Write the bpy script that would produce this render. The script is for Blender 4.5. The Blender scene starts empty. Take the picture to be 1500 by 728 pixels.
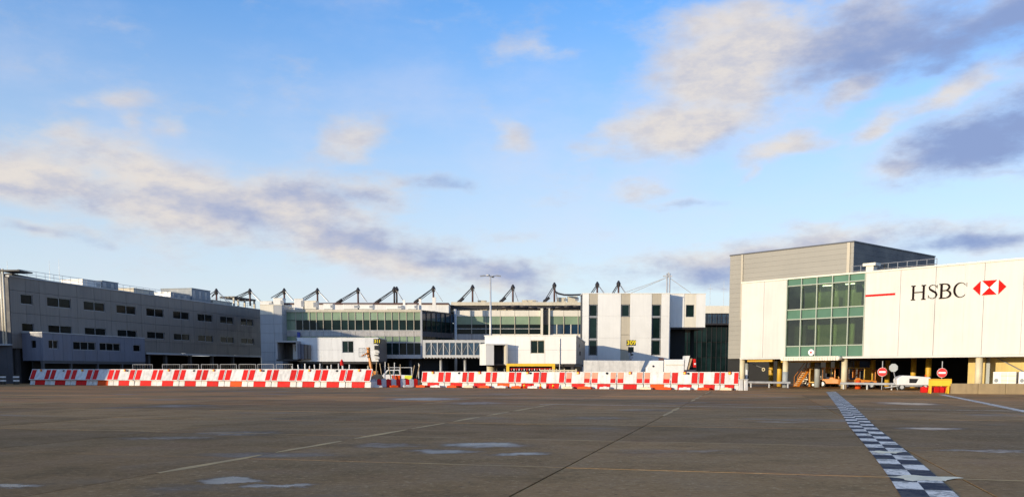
import bpy, math, random
from mathutils import Vector
random.seed(7)
rad = math.radians
S = bpy.context.scene
COL = S.collection

# ------------------------------------------------------------------ camera
FPX, HOR, CH = 1300.0, 541.0, 1.77          # focal (px of a 1500 px wide picture), horizon row, eye height
TH = rad(5.3)
YP = HOR + FPX * math.tan(TH)
cam = bpy.data.cameras.new('camera')
camo = bpy.data.objects.new('camera', cam)
COL.objects.link(camo)
camo.location = (0, 0, CH)
camo.rotation_euler = (math.pi / 2 - TH, 0, 0)
cam.sensor_width = 36
cam.lens = 36 * FPX / 1500
cam.shift_y = (YP - 364) / 1500
cam.clip_end = 6000
S.camera = camo
S.render.resolution_x, S.render.resolution_y = 1024, 496

# ------------------------------------------------------------------ light
SUN_AZ, SUN_EL = 229.0, 7.5                  # degrees clockwise from +Y, degrees above the horizon
SKY_STRENGTH = 0.15
SUN_STRENGTH = 4.9
S.view_settings.view_transform = 'Standard'
S.view_settings.look = 'None'
S.view_settings.gamma = 1
S.view_settings.exposure = 0.0

def px_dir(px, py):
    xc, yc = (px - 750) / FPX, (YP - py) / FPX
    return Vector((xc, math.cos(TH) + yc * math.sin(TH), -math.sin(TH) + yc * math.cos(TH)))

C0 = Vector((0, 0, CH))
def at(px, py, Y): d = px_dir(px, py); return C0 + d * (Y / d.y)
def ground(px, py, z=0.0): d = px_dir(px, py); return C0 + d * ((z - CH) / d.z)
def gnd(px, Y): p = at(px, HOR, Y); return Vector((p.x, p.y, 0))

W = bpy.data.worlds.new('World')
S.world = W
W.use_nodes = True
nt = W.node_tree
for n in list(nt.nodes): nt.nodes.remove(n)

def node(t, typ, **kw):
    n = t.nodes.new(typ)
    for k, v in kw.items(): setattr(n, k, v)
    return n
def setin(t, n, i, v):
    if hasattr(v, 'is_output') or isinstance(v, bpy.types.NodeSocket): t.links.new(v, n.inputs[i])
    else: n.inputs[i].default_value = v
def mth(t, op, a, b=None, clamp=False):
    n = node(t, 'ShaderNodeMath', operation=op, use_clamp=clamp)
    setin(t, n, 0, a)
    if b is not None: setin(t, n, 1, b)
    return n.outputs[0]
def mrange(t, v, a, b, c, d, smooth=True):
    n = node(t, 'ShaderNodeMapRange', interpolation_type='SMOOTHSTEP' if smooth else 'LINEAR')
    for i, x in enumerate((v, a, b, c, d)): setin(t, n, i, x)
    return n.outputs[0]
def mixc(t, f, a, b, mode='MIX'):
    n = node(t, 'ShaderNodeMix', data_type='RGBA', blend_type=mode)
    setin(t, n, 0, f); setin(t, n, 6, a); setin(t, n, 7, b)
    return n.outputs[2]
def noise(t, vec, scale, detail=4, rough=.55, out=0):
    n = node(t, 'ShaderNodeTexNoise')
    if vec is not None: t.links.new(vec, n.inputs['Vector'])
    n.inputs['Scale'].default_value = scale
    n.inputs['Detail'].default_value = detail
    n.inputs['Roughness'].default_value = rough
    return n.outputs[out]

# clouds: (px, py, half length, half height, tilt, weight) turned into directions
BL = [(60,262,190,50,4,1.15),(250,290,200,68,12,1.2),(420,322,180,68,10,1.15),(540,368,200,46,13,1.15),(690,403,160,26,8,1.0),
      (110,205,60,26,10,.75),(495,205,85,36,-8,.8),(748,213,42,26,-10,.9),(792,80,60,18,0,.55),(642,280,75,20,3,.72),
      (540,290,90,40,5,.8),(28,330,70,18,3,.75),(110,340,70,20,10,.55),(95,152,50,12,-4,.55),(160,142,50,14,-6,.55),
      (196,183,22,22,0,.5),(250,186,26,18,0,.55),
      (1090,95,150,76,-14,1.15),(1000,175,115,50,-20,1.1),(1060,30,120,40,-5,.9),(1260,62,200,62,-6,1.05),(1460,30,180,52,-8,1.05),
      (1640,20,150,60,-8,1),(1440,205,150,52,-14,1.05),(1335,240,90,20,-8,.85),(1600,190,120,60,-8,1),
      (1400,146,75,24,-20,1.0),(1315,178,75,18,-18,.9),(1288,124,58,26,-12,.95),(1165,205,68,22,-10,.95),
      (1215,205,45,16,-14,.6),(1150,368,330,32,-4,.95),(1400,362,150,26,0,.85),(1000,292,95,14,1,.62),(890,225,80,20,0,.58),
      (950,272,45,20,0,.6),(1120,243,26,12,-30,.55),(1440,258,80,14,-4,.62),(760,360,80,22,0,.42),(1570,330,120,20,0,.7),
      (-80,250,120,40,0,1),(640,45,70,14,-12,.36),(160,35,80,14,0,.33),(800,310,70,14,4,.45)]
DK = [(60,285,170,22,6,.42),(300,320,170,34,12,.62),(440,290,110,30,4,.6),(590,372,210,30,14,.68),(730,408,140,20,8,.7),(540,295,80,24,0,.62),
      (645,280,70,18,0,.8),(20,332,60,10,0,.6),(110,350,60,14,10,.7),(1300,60,170,56,-8,.95),(1480,45,200,60,-8,1.2),
      (1640,20,150,60,-8,1.1),(1450,205,150,48,-14,1.15),(1600,190,120,60,-8,1.1),(1150,378,330,26,-4,.75),(1400,364,150,24,0,.95),
      (1020,294,70,12,0,.8),(1060,200,60,30,-20,.45)]

def blob_group(name, blobs, stretch):
    g = bpy.data.node_groups.new(name, 'ShaderNodeTree')
    g.interface.new_socket('v', in_out='INPUT', socket_type='NodeSocketVector')
    g.interface.new_socket('f', in_out='OUTPUT', socket_type='NodeSocketFloat')
    gi, go = node(g, 'NodeGroupInput'), node(g, 'NodeGroupOutput')
    acc = None
    for px, py, rx, ry, tilt, w in blobs:
        d = px_dir(px, py)
        a = math.atan2(d.x, d.y); e = math.atan2(d.z, math.hypot(d.x, d.y))
        m = node(g, 'ShaderNodeMapping', vector_type='TEXTURE')
        m.inputs['Location'].default_value = (a, e, 0)
        m.inputs['Rotation'].default_value = (0, 0, rad(-tilt))
        m.inputs['Scale'].default_value = (rx / FPX * stretch, ry / FPX * stretch, 1)
        g.links.new(gi.outputs[0], m.inputs['Vector'])
        ln = node(g, 'ShaderNodeVectorMath', operation='LENGTH')
        g.links.new(m.outputs[0], ln.inputs[0])
        f = mrange(g, ln.outputs[1], 0.0, 1.55, w, 0.0)
        acc = f if acc is None else mth(g, 'SMOOTH_MAX', acc, f)
        if acc.node.operation == 'SMOOTH_MAX' if hasattr(acc.node, 'operation') else False:
            acc.node.inputs[2].default_value = .18
    g.links.new(acc, go.inputs[0])
    return g

tc = node(nt, 'ShaderNodeTexCoord')
sep = node(nt, 'ShaderNodeSeparateXYZ'); nt.links.new(tc.outputs['Generated'], sep.inputs[0])
az = mth(nt, 'ARCTAN2', sep.outputs[0], sep.outputs[1])
hy = mth(nt, 'SQRT', mth(nt, 'ADD', mth(nt, 'MULTIPLY', sep.outputs[0], sep.outputs[0]), mth(nt, 'MULTIPLY', sep.outputs[1], sep.outputs[1])))
el = mth(nt, 'ARCTAN2', sep.outputs[2], hy)
ae = node(nt, 'ShaderNodeCombineXYZ'); nt.links.new(az, ae.inputs[0]); nt.links.new(el, ae.inputs[1])
# clouds are flat layers: stretch the noise sideways
st = node(nt, 'ShaderNodeMapping'); st.inputs['Scale'].default_value = (1, 1, 2.3)
nt.links.new(tc.outputs['Generated'], st.inputs['Vector'])
n1 = noise(nt, st.outputs[0], 9, 9, .62)
n1c = noise(nt, st.outputs[0], 5, 4, .55, 1)
wv = node(nt, 'ShaderNodeVectorMath', operation='MULTIPLY_ADD')
nt.links.new(n1c, wv.inputs[0]); wv.inputs[1].default_value = (.16, .075, 0); wv.inputs[2].default_value = (-.08, -.0375, 0)
wa = node(nt, 'ShaderNodeVectorMath', operation='ADD'); nt.links.new(ae.outputs[0], wa.inputs[0]); nt.links.new(wv.outputs[0], wa.inputs[1])
gA = node(nt, 'ShaderNodeGroup'); gA.node_tree = blob_group('cloud_cover', BL, 1.0); nt.links.new(wa.outputs[0], gA.inputs[0])
gD = node(nt, 'ShaderNodeGroup'); gD.node_tree = blob_group('cloud_shade', DK, 1.0); nt.links.new(wa.outputs[0], gD.inputs[0])
# away from the view the sky goes on with the same scattered cover
out_w = mrange(nt, mth(nt, 'ABSOLUTE', az), .62, .8, 0.0, 1.0)
out_e = mrange(nt, el, .42, .6, 0.0, 1.0)
outm = mth(nt, 'MAXIMUM', out_w, out_e)
gen = mrange(nt, noise(nt, st.outputs[0], 2.6, 4, .5), .48, .68, 0.0, .95)
fld = mth(nt, 'MAXIMUM', gA.outputs[0], mth(nt, 'MULTIPLY', gen, outm))
nz = mth(nt, 'MULTIPLY', mth(nt, 'SUBTRACT', n1, .5), 1.35)
n3 = noise(nt, st.outputs[0], 26, 6, .65)
nz = mth(nt, 'ADD', nz, mth(nt, 'MULTIPLY', mth(nt, 'SUBTRACT', n3, .5), .75))
dens = mrange(nt, mth(nt, 'ADD', fld, nz), .16, 1.02, 0.0, .95)
veil = mth(nt, 'MULTIPLY', mrange(nt, noise(nt, st.outputs[0], 4.2, 7, .6), .40, .72, 0, .42), mrange(nt, el, .0, .55, 1, .35))
haze = mrange(nt, el, -.02, .48, .72, 0.0)
n2 = noise(nt, st.outputs[0], 13, 5, .6)
sd = mth(nt, 'ADD', mth(nt, 'MULTIPLY', mth(nt, 'MAXIMUM', gD.outputs[0], mth(nt, 'MULTIPLY', outm, .5)), 1.0), mth(nt, 'MULTIPLY', mth(nt, 'SUBTRACT', n2, .5), .9))
shade = mrange(nt, sd, .10, 1.05, 0.0, 1.0)
sky = node(nt, 'ShaderNodeTexSky', sky_type='NISHITA', sun_disc=False)
sky.sun_elevation = rad(SUN_EL); sky.sun_rotation = rad(SUN_AZ)
sky.air_density = 1.0; sky.dust_density = .4; sky.ozone_density = 2.2
lift = node(nt, 'ShaderNodeHueSaturation'); lift.inputs['Saturation'].default_value = 1.05; lift.inputs['Value'].default_value = 1.0
nt.links.new(sky.outputs[0], lift.inputs['Color'])
SKYMUL = 1.0
deep = mixc(nt, 1.0, lift.outputs[0], mixc(nt, mrange(nt, el, .02, .42, 0, 1), (1.3, 1.42, 1.72, 1), (.85, 1.62, 2.4, 1)), 'MULTIPLY')
base = mixc(nt, haze, deep, (5.5, 5.95, 6.55, 1))
litc = mixc(nt, mrange(nt, n3, .35, .68, 0, .8), (5.35, 4.95, 4.6, 1), (4.0, 4.0, 4.45, 1))
ccol = mixc(nt, shade, litc, (1.75, 2.35, 4.1, 1))
full = mixc(nt, dens, mixc(nt, veil, base, (5.0, 5.05, 5.9, 1)), ccol)
bg = node(nt, 'ShaderNodeBackground'); bg.inputs[1].default_value = SKY_STRENGTH
nt.links.new(full, bg.inputs[0])
wo = node(nt, 'ShaderNodeOutputWorld'); nt.links.new(bg.outputs[0], wo.inputs[0])

sl = bpy.data.lights.new('sun', 'SUN')
sl.energy = SUN_STRENGTH; sl.angle = rad(.53); sl.color = (1, .84, .60)
so = bpy.data.objects.new('sun', sl); COL.objects.link(so)
tos = Vector((math.sin(rad(SUN_AZ)) * math.cos(rad(SUN_EL)), math.cos(rad(SUN_AZ)) * math.cos(rad(SUN_EL)), math.sin(rad(SUN_EL))))
so.rotation_euler = tos.to_track_quat('Z', 'Y').to_euler()
so.location = tos * 200

# ------------------------------------------------------------------ materials
M = {}
def mat(name, col, rough=.6, var=.06, scale=1.5, metal=0, bump=0, streak=0, spec=.5, rnd=.05, emis=0, ecol=None):
    m = bpy.data.materials.new(name); m.use_nodes = True
    t = m.node_tree; b = t.nodes['Principled BSDF']
    b.inputs['Roughness'].default_value = rough
    b.inputs['Metallic'].default_value = metal
    b.inputs['Specular IOR Level'].default_value = spec
    g = node(t, 'ShaderNodeNewGeometry')
    n = noise(t, g.outputs['Position'], scale, 6, .6)
    f = mrange(t, n, .25, .75, 1 - var, 1 + var)
    if streak:
        mp = node(t, 'ShaderNodeMapping'); mp.inputs['Scale'].default_value = (2.2, 2.2, .16)
        t.links.new(g.outputs['Position'], mp.inputs['Vector'])
        s = noise(t, mp.outputs[0], 1.3, 6, .65)
        f = mth(t, 'MULTIPLY', f, mrange(t, s, .35, .72, 1.0 + streak * .25, 1 - streak))
    if rnd:
        oi = node(t, 'ShaderNodeObjectInfo')
        f = mth(t, 'MULTIPLY', f, mrange(t, oi.outputs['Random'], 0, 1, 1 - rnd, 1 + rnd, False))
    cc = node(t, 'ShaderNodeVectorMath', operation='SCALE')
    cc.inputs[0].default_value = col[:3]; t.links.new(f, cc.inputs[3])
    t.links.new(cc.outputs[0], b.inputs['Base Color'])
    rr = mrange(t, n, .3, .7, max(0, rough - .08), min(1, rough + .08))
    t.links.new(rr, b.inputs['Roughness'])
    if bump:
        bn = node(t, 'ShaderNodeBump'); bn.inputs['Strength'].default_value = bump; bn.inputs['Distance'].default_value = .02
        t.links.new(noise(t, g.outputs['Position'], scale * 8, 5, .6), bn.inputs['Height'])
        t.links.new(bn.outputs[0], b.inputs['Normal'])
    if emis:
        b.inputs['Emission Color'].default_value = (*(ecol or col)[:3], 1); b.inputs['Emission Strength'].default_value = emis
    M[name] = m
    return m

mat('panel_white', (.78, .77, .74), .42, .03, .6, streak=.05, rnd=.02)
mat('panel_ivory', (.63, .605, .565), .5, .04, .5, streak=.06, rnd=.03, spec=.3)
mat('panel_cream', (.74, .69, .58), .45, .04, .6, streak=.06, rnd=.02)
mat('panel_beige', (.47, .42, .33), .5, .05, .8, streak=.06)
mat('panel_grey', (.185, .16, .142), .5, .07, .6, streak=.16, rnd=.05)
mat('panel_blue', (.125, .135, .18), .45, .06, .6, streak=.1, rnd=.04)
mat('panel_pale', (.37, .38, .40), .45, .05, .5, streak=.08, rnd=.03)
mat('panel_shade', (.06, .06, .068), .6, .1, .7, rnd=.03)
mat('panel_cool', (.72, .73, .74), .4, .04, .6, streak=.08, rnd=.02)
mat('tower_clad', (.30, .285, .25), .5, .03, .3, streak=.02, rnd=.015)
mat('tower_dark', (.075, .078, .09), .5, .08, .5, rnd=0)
mat('concrete_band', (.46, .44, .42), .7, .1, 1.2, streak=.22)
mat('concrete_wall', (.33, .245, .135), .85, .14, 1.4, bump=.3, streak=.12)
mat('yellow_wall', (.58, .44, .17), .75, .08, .9, streak=.12)
mat('column_cream', (.62, .55, .38), .6, .08, 1.5, streak=.1)
mat('column_yellow', (.62, .38, .04), .5, .08, 1.5, streak=.1)
mat('column_grey', (.33, .36, .37), .6, .08, 1.5)
mat('dark_steel', (.025, .022, .024), .5, .15, 2)
mat('grey_steel', (.30, .31, .33), .42, .1, 2, metal=.3)
mat('pale_steel', (.55, .55, .54), .4, .08, 2, metal=.2)
mat('rust_steel', (.09, .04, .032), .65, .2, 2)
mat('roof_felt', (.20, .19, .18), .9, .15, .6)
mat('roof_cream', (.60, .54, .42), .7, .1, .8, streak=.1)
mat('plant_white', (.78, .76, .72), .5, .06, 1.0, streak=.08)
mat('plant_grey', (.22, .25, .28), .55, .08, .8, streak=.1)
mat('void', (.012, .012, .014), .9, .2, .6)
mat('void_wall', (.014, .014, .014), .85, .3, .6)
mat('plastic_white', (.64, .63, .61), .5, .12, 2.6, streak=.22, rnd=.07, spec=.3)
mat('plastic_grey', (.50, .51, .54), .5, .08, 2.0, streak=.1)
mat('plastic_red', (.60, .014, .012), .6, .16, 2.2, streak=.16, rnd=.14, spec=.15)
mat('plastic_pale_red', (.70, .30, .20), .6, .14, 2.2, streak=.14, rnd=.1, spec=.2)
mat('plastic_orange', (.70, .085, .012), .6, .12, 2.2, rnd=.1, spec=.15)
mat('plastic_buff', (.64, .52, .36), .55, .1, 2.2, rnd=.05)
mat('paint_yellow', (.80, .50, .03), .45, .08, 2, streak=.06)
mat('paint_orange', (.60, .21, .025), .45, .1, 2, streak=.08)
mat('paint_white', (.80, .79, .77), .3, .03, 1.5, streak=.04)
mat('paint_blue', (.03, .06, .35), .45, .1, 2)
mat('rubber', (.018, .018, .018), .8, .2, 4)
mat('sign_black', (.012, .012, .012), .4, .1, 4)
mat('sign_yellow', (.85, .68, .03), .5, .04, 4)
mat('sign_red', (.72, .02, .02), .4, .05, 3, rnd=0)
mat('sign_white', (.82, .82, .80), .4, .03, 3, rnd=0)
mat('letter_dark', (.012, .006, .006), .8, .05, 3, rnd=0, spec=.08)
mat('logo_red', (.66, .012, .010), .8, .04, 2, rnd=0, spec=.08)
mat('glass_dark', (.008, .020, .020), .06, .3, .7, rnd=.45, spec=.14)
mat('glass_office', (.010, .011, .010), .12, .4, .5, rnd=.4, spec=.07)
mat('glass_teal', (.22, .30, .20), .14, .12, .6, rnd=.12, spec=.3)
mat('glass_green', (.09, .19, .13), .12, .1, .6, rnd=.10, spec=.5)
mat('glass_blue', (.02, .05, .09), .06, .2, .6, rnd=.3, spec=.6)
mat('frame_green', (.36, .40, .33), .45, .06, 2)
mat('wood_post', (.40, .30, .18), .8, .2, 4)
mat('lamp_glow', (1, .97, .9), .4, 0, 1, emis=6)
mat('room_wall', (.50, .50, .26), .8, .1, .8)
mat('room_floor', (.40, .34, .2), .7, .1, .8)
mat('hivis', (.75, .80, .06), .6, .06, 3)
mat('cloth_dark', (.03, .035, .06), .8, .1, 4)
mat('skin', (.45, .27, .19), .6, .04, 6)

def thin_glass(name, tint, refl=.5):
    m = bpy.data.materials.new(name); m.use_nodes = True
    t = m.node_tree
    for n in list(t.nodes): t.nodes.remove(n)
    o = node(t, 'ShaderNodeOutputMaterial')
    tr = node(t, 'ShaderNodeBsdfTransparent'); tr.inputs[0].default_value = (*tint, 1)
    gl = node(t, 'ShaderNodeBsdfGlossy'); gl.inputs['Roughness'].default_value = .02
    g = node(t, 'ShaderNodeNewGeometry')
    bn = node(t, 'ShaderNodeBump'); bn.inputs['Strength'].default_value = .05; bn.inputs['Distance'].default_value = .05
    t.links.new(noise(t, g.outputs['Position'], .5, 2, .5), bn.inputs['Height']); t.links.new(bn.outputs[0], gl.inputs['Normal'])
    fr = node(t, 'ShaderNodeFresnel'); fr.inputs[0].default_value = 1.7
    mx = node(t, 'ShaderNodeMixShader')
    t.links.new(mth(t, 'MULTIPLY', fr.outputs[0], refl * 2, True), mx.inputs[0])
    t.links.new(tr.outputs[0], mx.inputs[1]); t.links.new(gl.outputs[0], mx.inputs[2]); t.links.new(mx.outputs[0], o.inputs[0])
    M[name] = m
thin_glass('glass_clear', (.58, .68, .52), .6)

def apron_mat(name):
    m = bpy.data.materials.new(name); m.use_nodes = True
    t = m.node_tree; b = t.nodes['Principled BSDF']
    g = node(t, 'ShaderNodeNewGeometry'); P = g.outputs['Position']
    oi = node(t, 'ShaderNodeObjectInfo')
    big = noise(t, P, .07, 5, .6); mid = noise(t, P, .55, 6, .62); fine = noise(t, P, 9, 4, .7); grit = noise(t, P, 7, 8, .9)
    mp = node(t, 'ShaderNodeMapping'); mp.inputs['Rotation'].default_value = (0, 0, rad(15)); mp.inputs['Scale'].default_value = (.5, .9, 1)
    t.links.new(P, mp.inputs['Vector'])
    smear = noise(t, mp.outputs[0], .5, 6, .62)
    c = mixc(t, mrange(t, big, .35, .62, 0, 1), (.205, .128, .053, 1), (.30, .175, .068, 1))
    c = mixc(t, mrange(t, mid, .45, .75, 0, .75), c, (.150, .098, .044, 1))
    c = mixc(t, mrange(t, smear, .52, .72, 0, .55), c, (.24, .135, .065, 1))
    sx = node(t, 'ShaderNodeSeparateXYZ'); t.links.new(P, sx.inputs[0])
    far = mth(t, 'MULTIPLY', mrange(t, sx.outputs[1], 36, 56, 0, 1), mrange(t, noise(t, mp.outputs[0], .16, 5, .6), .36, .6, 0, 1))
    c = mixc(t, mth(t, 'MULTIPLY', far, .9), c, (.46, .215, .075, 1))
    c = mixc(t, mrange(t, fine, .52, .72, 0, .6), c, (.36, .25, .13, 1))
    c = mixc(t, mrange(t, grit, .54, .66, 0, .85), c, (.50, .37, .20, 1))
    c = mixc(t, mrange(t, grit, .46, .35, 0, .85), c, (.03, .024, .017, 1))
    k = mrange(t, oi.outputs['Random'], 0, 1, .78, 1.18, False)
    wet = mth(t, 'MULTIPLY', mrange(t, noise(t, mp.outputs[0], .24, 5, .55), .57, .70, 0, 1), mrange(t, fine, .2, .6, .55, 1))
    # damp hollows: (px, py, half length m, half depth m)
    wp = node(t, 'ShaderNodeVectorMath', operation='MULTIPLY_ADD'); t.links.new(noise(t, P, .9, 6, .65, 1), wp.inputs[0])
    wp.inputs[1].default_value = (1.6, 2.2, 0); t.links.new(P, wp.inputs[2])
    pud = None
    for px, py, a, d, w_ in ((335,703,.55,.30,1),(400,711,.45,.20,1),(715,651,.9,.7,.8),(765,665,.6,.35,.9),(650,660,.7,.4,.7),(240,641,1.3,.6,.6),(345,634,1.5,.7,.6),(620,584,2.2,2.6,.8),(700,590,1.8,2,.6),(1330,591,1.4,2.2,.8),(1150,618,.9,.5,.6),(1000,660,1.6,.5,.5),(560,652,.9,.5,.6),(15,712,.4,.25,.9),(1440,660,1.1,.3,.7),(1360,627,.9,.4,.8),(880,612,1.4,1,.5),(1060,592,1.5,1.2,.5)):
        q = ground(px, py, .02); m_ = node(t, 'ShaderNodeMapping', vector_type='TEXTURE')
        m_.inputs['Location'].default_value = (q.x + .8, q.y + 1.1, 0); m_.inputs['Scale'].default_value = (a, d, 1e6)
        t.links.new(wp.outputs[0], m_.inputs['Vector']); l_ = node(t, 'ShaderNodeVectorMath', operation='LENGTH'); t.links.new(m_.outputs[0], l_.inputs[0])
        f_ = mrange(t, l_.outputs[1], .3, 2.1, w_, 0); pud = f_ if pud is None else mth(t, 'MAXIMUM', pud, f_)
    damp = mth(t, 'MAXIMUM', wet, pud)
    edge = mth(t, 'ADD', pud, mth(t, 'MULTIPLY', mth(t, 'SUBTRACT', noise(t, P, 2.6, 7, .7), .5), .9))
    wet = mth(t, 'MAXIMUM', mth(t, 'MULTIPLY', wet, .5), mth(t, 'MULTIPLY', mrange(t, edge, .22, .86, 0, 1), mrange(t, pud, 0, 1, .35, .9)))
    k = mth(t, 'MULTIPLY', k, mrange(t, damp, 0, .7, 1, .66))
    v = node(t, 'ShaderNodeVectorMath', operation='SCALE'); t.links.new(c, v.inputs[0]); t.links.new(k, v.inputs[3])
    t.links.new(v.outputs[0], b.inputs['Base Color'])
    r = mth(t, 'SUBTRACT', mrange(t, mid, .3, .7, .62, .8), mth(t, 'MULTIPLY', wet, .46))
    t.links.new(r, b.inputs['Roughness'])
    t.links.new(mrange(t, wet, 0, 1, .07, .42), b.inputs['Specular IOR Level'])
    bn = node(t, 'ShaderNodeBump'); bn.inputs['Distance'].default_value = .012
    t.links.new(mrange(t, wet, 0, 1, .7, .12), bn.inputs['Strength'])
    t.links.new(mth(t, 'ADD', mth(t, 'MULTIPLY', grit, .6), fine), bn.inputs['Height'])
    t.links.new(bn.outputs[0], b.inputs['Normal'])
    M[name] = m
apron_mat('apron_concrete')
mat('joint_tar', (.045, .04, .036), .8, .3, 1.5)
mat('seal_pale', (.45, .30, .12), .8, .25, 1.2)

def paint_mat(name, col, wear):
    m = bpy.data.materials.new(name); m.use_nodes = True
    t = m.node_tree; b = t.nodes['Principled BSDF']
    P = node(t, 'ShaderNodeNewGeometry').outputs['Position']
    n = noise(t, P, 1.7, 9, .75); n2 = noise(t, P, 12, 5, .75)
    f = mrange(t, mth(t, 'ADD', mth(t, 'MULTIPLY', n, .6), mth(t, 'MULTIPLY', n2, .4)), .47, .56, 0, wear)
    c = mixc(t, f, (*col, 1), (.10, .095, .085, 1))
    t.links.new(c, b.inputs['Base Color']); b.inputs['Roughness'].default_value = .7; b.inputs['Specular IOR Level'].default_value = .12
    M[name] = m
paint_mat('mark_white', (.86, .80, .70), .7)
paint_mat('mark_black', (.016, .019, .040), .8)
paint_mat('mark_cream', (.90, .80, .56), .15)

# ------------------------------------------------------------------ mesh helpers
class MB:
    def __init__(s): s.v = []; s.f = []
    def add(s, vs, fs):
        k = len(s.v); s.v += [tuple(x) for x in vs]; s.f += [tuple(i + k for i in f) for f in fs]; return s
    def box(s, x0, x1, y0, y1, z0, z1):
        return s.add([(x0,y0,z0),(x1,y0,z0),(x1,y1,z0),(x0,y1,z0),(x0,y0,z1),(x1,y0,z1),(x1,y1,z1),(x0,y1,z1)],
                     [(0,3,2,1),(4,5,6,7),(0,1,5,4),(1,2,6,5),(2,3,7,6),(3,0,4,7)])
    def hexa(s, a, b):           # two quads of four points each, b above / behind a
        return s.add(list(a) + list(b), [(0,3,2,1),(4,5,6,7),(0,1,5,4),(1,2,6,5),(2,3,7,6),(3,0,4,7)])
    def prism(s, poly, y0, y1):  # polygon in x,z pulled along y
        n = len(poly)
        return s.add([(x, y0, z) for x, z in poly] + [(x, y1, z) for x, z in poly],
                     [tuple(range(n)), tuple(range(2*n-1, n-1, -1))] + [(i, i+n, (i+1)%n+n, (i+1)%n) for i in range(n)])
    def tube(s, p0, p1, r, r2=None, n=8, cap=True):
        p0, p1 = Vector(p0), Vector(p1); d = (p1 - p0).normalized()
        a = d.orthogonal().normalized(); b = d.cross(a); r2 = r if r2 is None else r2
        vs = []
        for p, q in ((p0, r), (p1, r2)):
            for i in range(n):
                t = 2*math.pi*i/n; vs.append(p + (a*math.cos(t) + b*math.sin(t))*q)
        fs = [(i, (i+1)%n, (i+1)%n+n, i+n) for i in range(n)]
        if cap: fs += [tuple(range(n-1, -1, -1)), tuple(range(n, 2*n))]
        return s.add(vs, fs)
    def disc(s, c, ax, r, th, n=16):
        c, ax = Vector(c), Vector(ax).normalized(); return s.tube(c - ax*th/2, c + ax*th/2, r, n=n)
    def build(s, name, m, parent=None, bevel=0, smooth=False):
        me = bpy.data.meshes.new(name); me.from_pydata(s.v, [], s.f); me.update()
        me.materials.append(M[m])
        if smooth:
            for p in me.polygons: p.use_smooth = len(p.vertices) == 4
        o = bpy.data.objects.new(name, me); COL.objects.link(o)
        if parent is not None: o.parent = parent
        if bevel:
            bv = o.modifiers.new('bevel', 'BEVEL'); bv.width = bevel; bv.segments = 2; bv.limit_method = 'ANGLE'
        return o
def bx(name, m, parent, x0, x1, y0, y1, z0, z1, bevel=0):
    return MB().box(x0, x1, y0, y1, z0, z1).build(name, m, parent, bevel)
def tag(o, label, cat, group=None):
    o['label'] = label; o['category'] = cat
    if group: o['group'] = group
    return o
def thing(name, label, cat, loc=(0, 0, 0), rz=0, group=None):
    o = bpy.data.objects.new(name, None); COL.objects.link(o)
    o.location = loc; o.rotation_euler = (0, 0, rz); o.empty_display_size = .5
    return tag(o, label, cat, group)
def copy_tree(o, parent=None):
    c = o.copy(); COL.objects.link(c)
    if parent is not None: c.parent = parent
    for ch in list(o.children): copy_tree(ch, c)
    return c
def copy_thing(o, loc, rz, label=None):
    c = copy_tree(o); c.location = loc; c.rotation_euler = (0, 0, rz)
    if label: c['label'] = label
    return c


class Fac:
    """a vertical wall line: local x along the wall (to the right as seen), local y inwards, z up"""
    def __init__(s, px, Y, ang):
        p = at(px, HOR, Y); s.o = Vector((p.x, p.y, 0)); s.ang = ang
        s.ex = Vector((math.cos(ang), math.sin(ang), 0)); s.ey = Vector((-math.sin(ang), math.cos(ang), 0))
    def st(s, px, py, d=0):
        r = px_dir(px, py); t = (d - (C0 - s.o).dot(s.ey)) / r.dot(s.ey)
        q = C0 + r * t - s.o
        return q.dot(s.ex), q.z
    def x(s, px, py=500, d=0): return s.st(px, py, d)[0]
    def z(s, px, py, d=0): return s.st(px, py, d)[1]
    def w(s, x, y, z): return s.o + s.ex*x + s.ey*y + Vector((0, 0, z))
    def root(s, name, label, cat, group=None): return thing(name, label, cat, s.o, s.ang, group)

def panel(parent, m, x0, x1, z0, z1, y0=0, th=.2, holes=(), gap=.02, name='panel'):
    """one cladding panel with the window openings cut out of it"""
    x0 += gap/2; x1 -= gap/2; z0 += gap/2; z1 -= gap/2
    xs = sorted({x0, x1} | {min(max(v, x0), x1) for h in holes for v in h[:2]})
    zs = sorted({z0, z1} | {min(max(v, z0), z1) for h in holes for v in h[2:4]})
    b = MB()
    for i in range(len(zs)-1):
        run = None
        for j in range(len(xs)-1):
            cx, cz = (xs[j]+xs[j+1])/2, (zs[i]+zs[i+1])/2
            inside = any(h[0] < cx < h[1] and h[2] < cz < h[3] for h in holes)
            if not inside: run = [xs[j] if run is None else run[0], xs[j+1]]
            if (inside or j == len(xs)-2) and run is not None:
                b.box(run[0], run[1], y0, y0+th, zs[i], zs[i+1]); run = None
    if b.v:
        o = b.build(name, m, parent)
        if m in ('panel_ivory', 'panel_white'): o.location.y = random.uniform(-.006, .006); o.rotation_euler.z = random.uniform(-.0012, .0012) if name == 'panel' else 0
        return o

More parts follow.
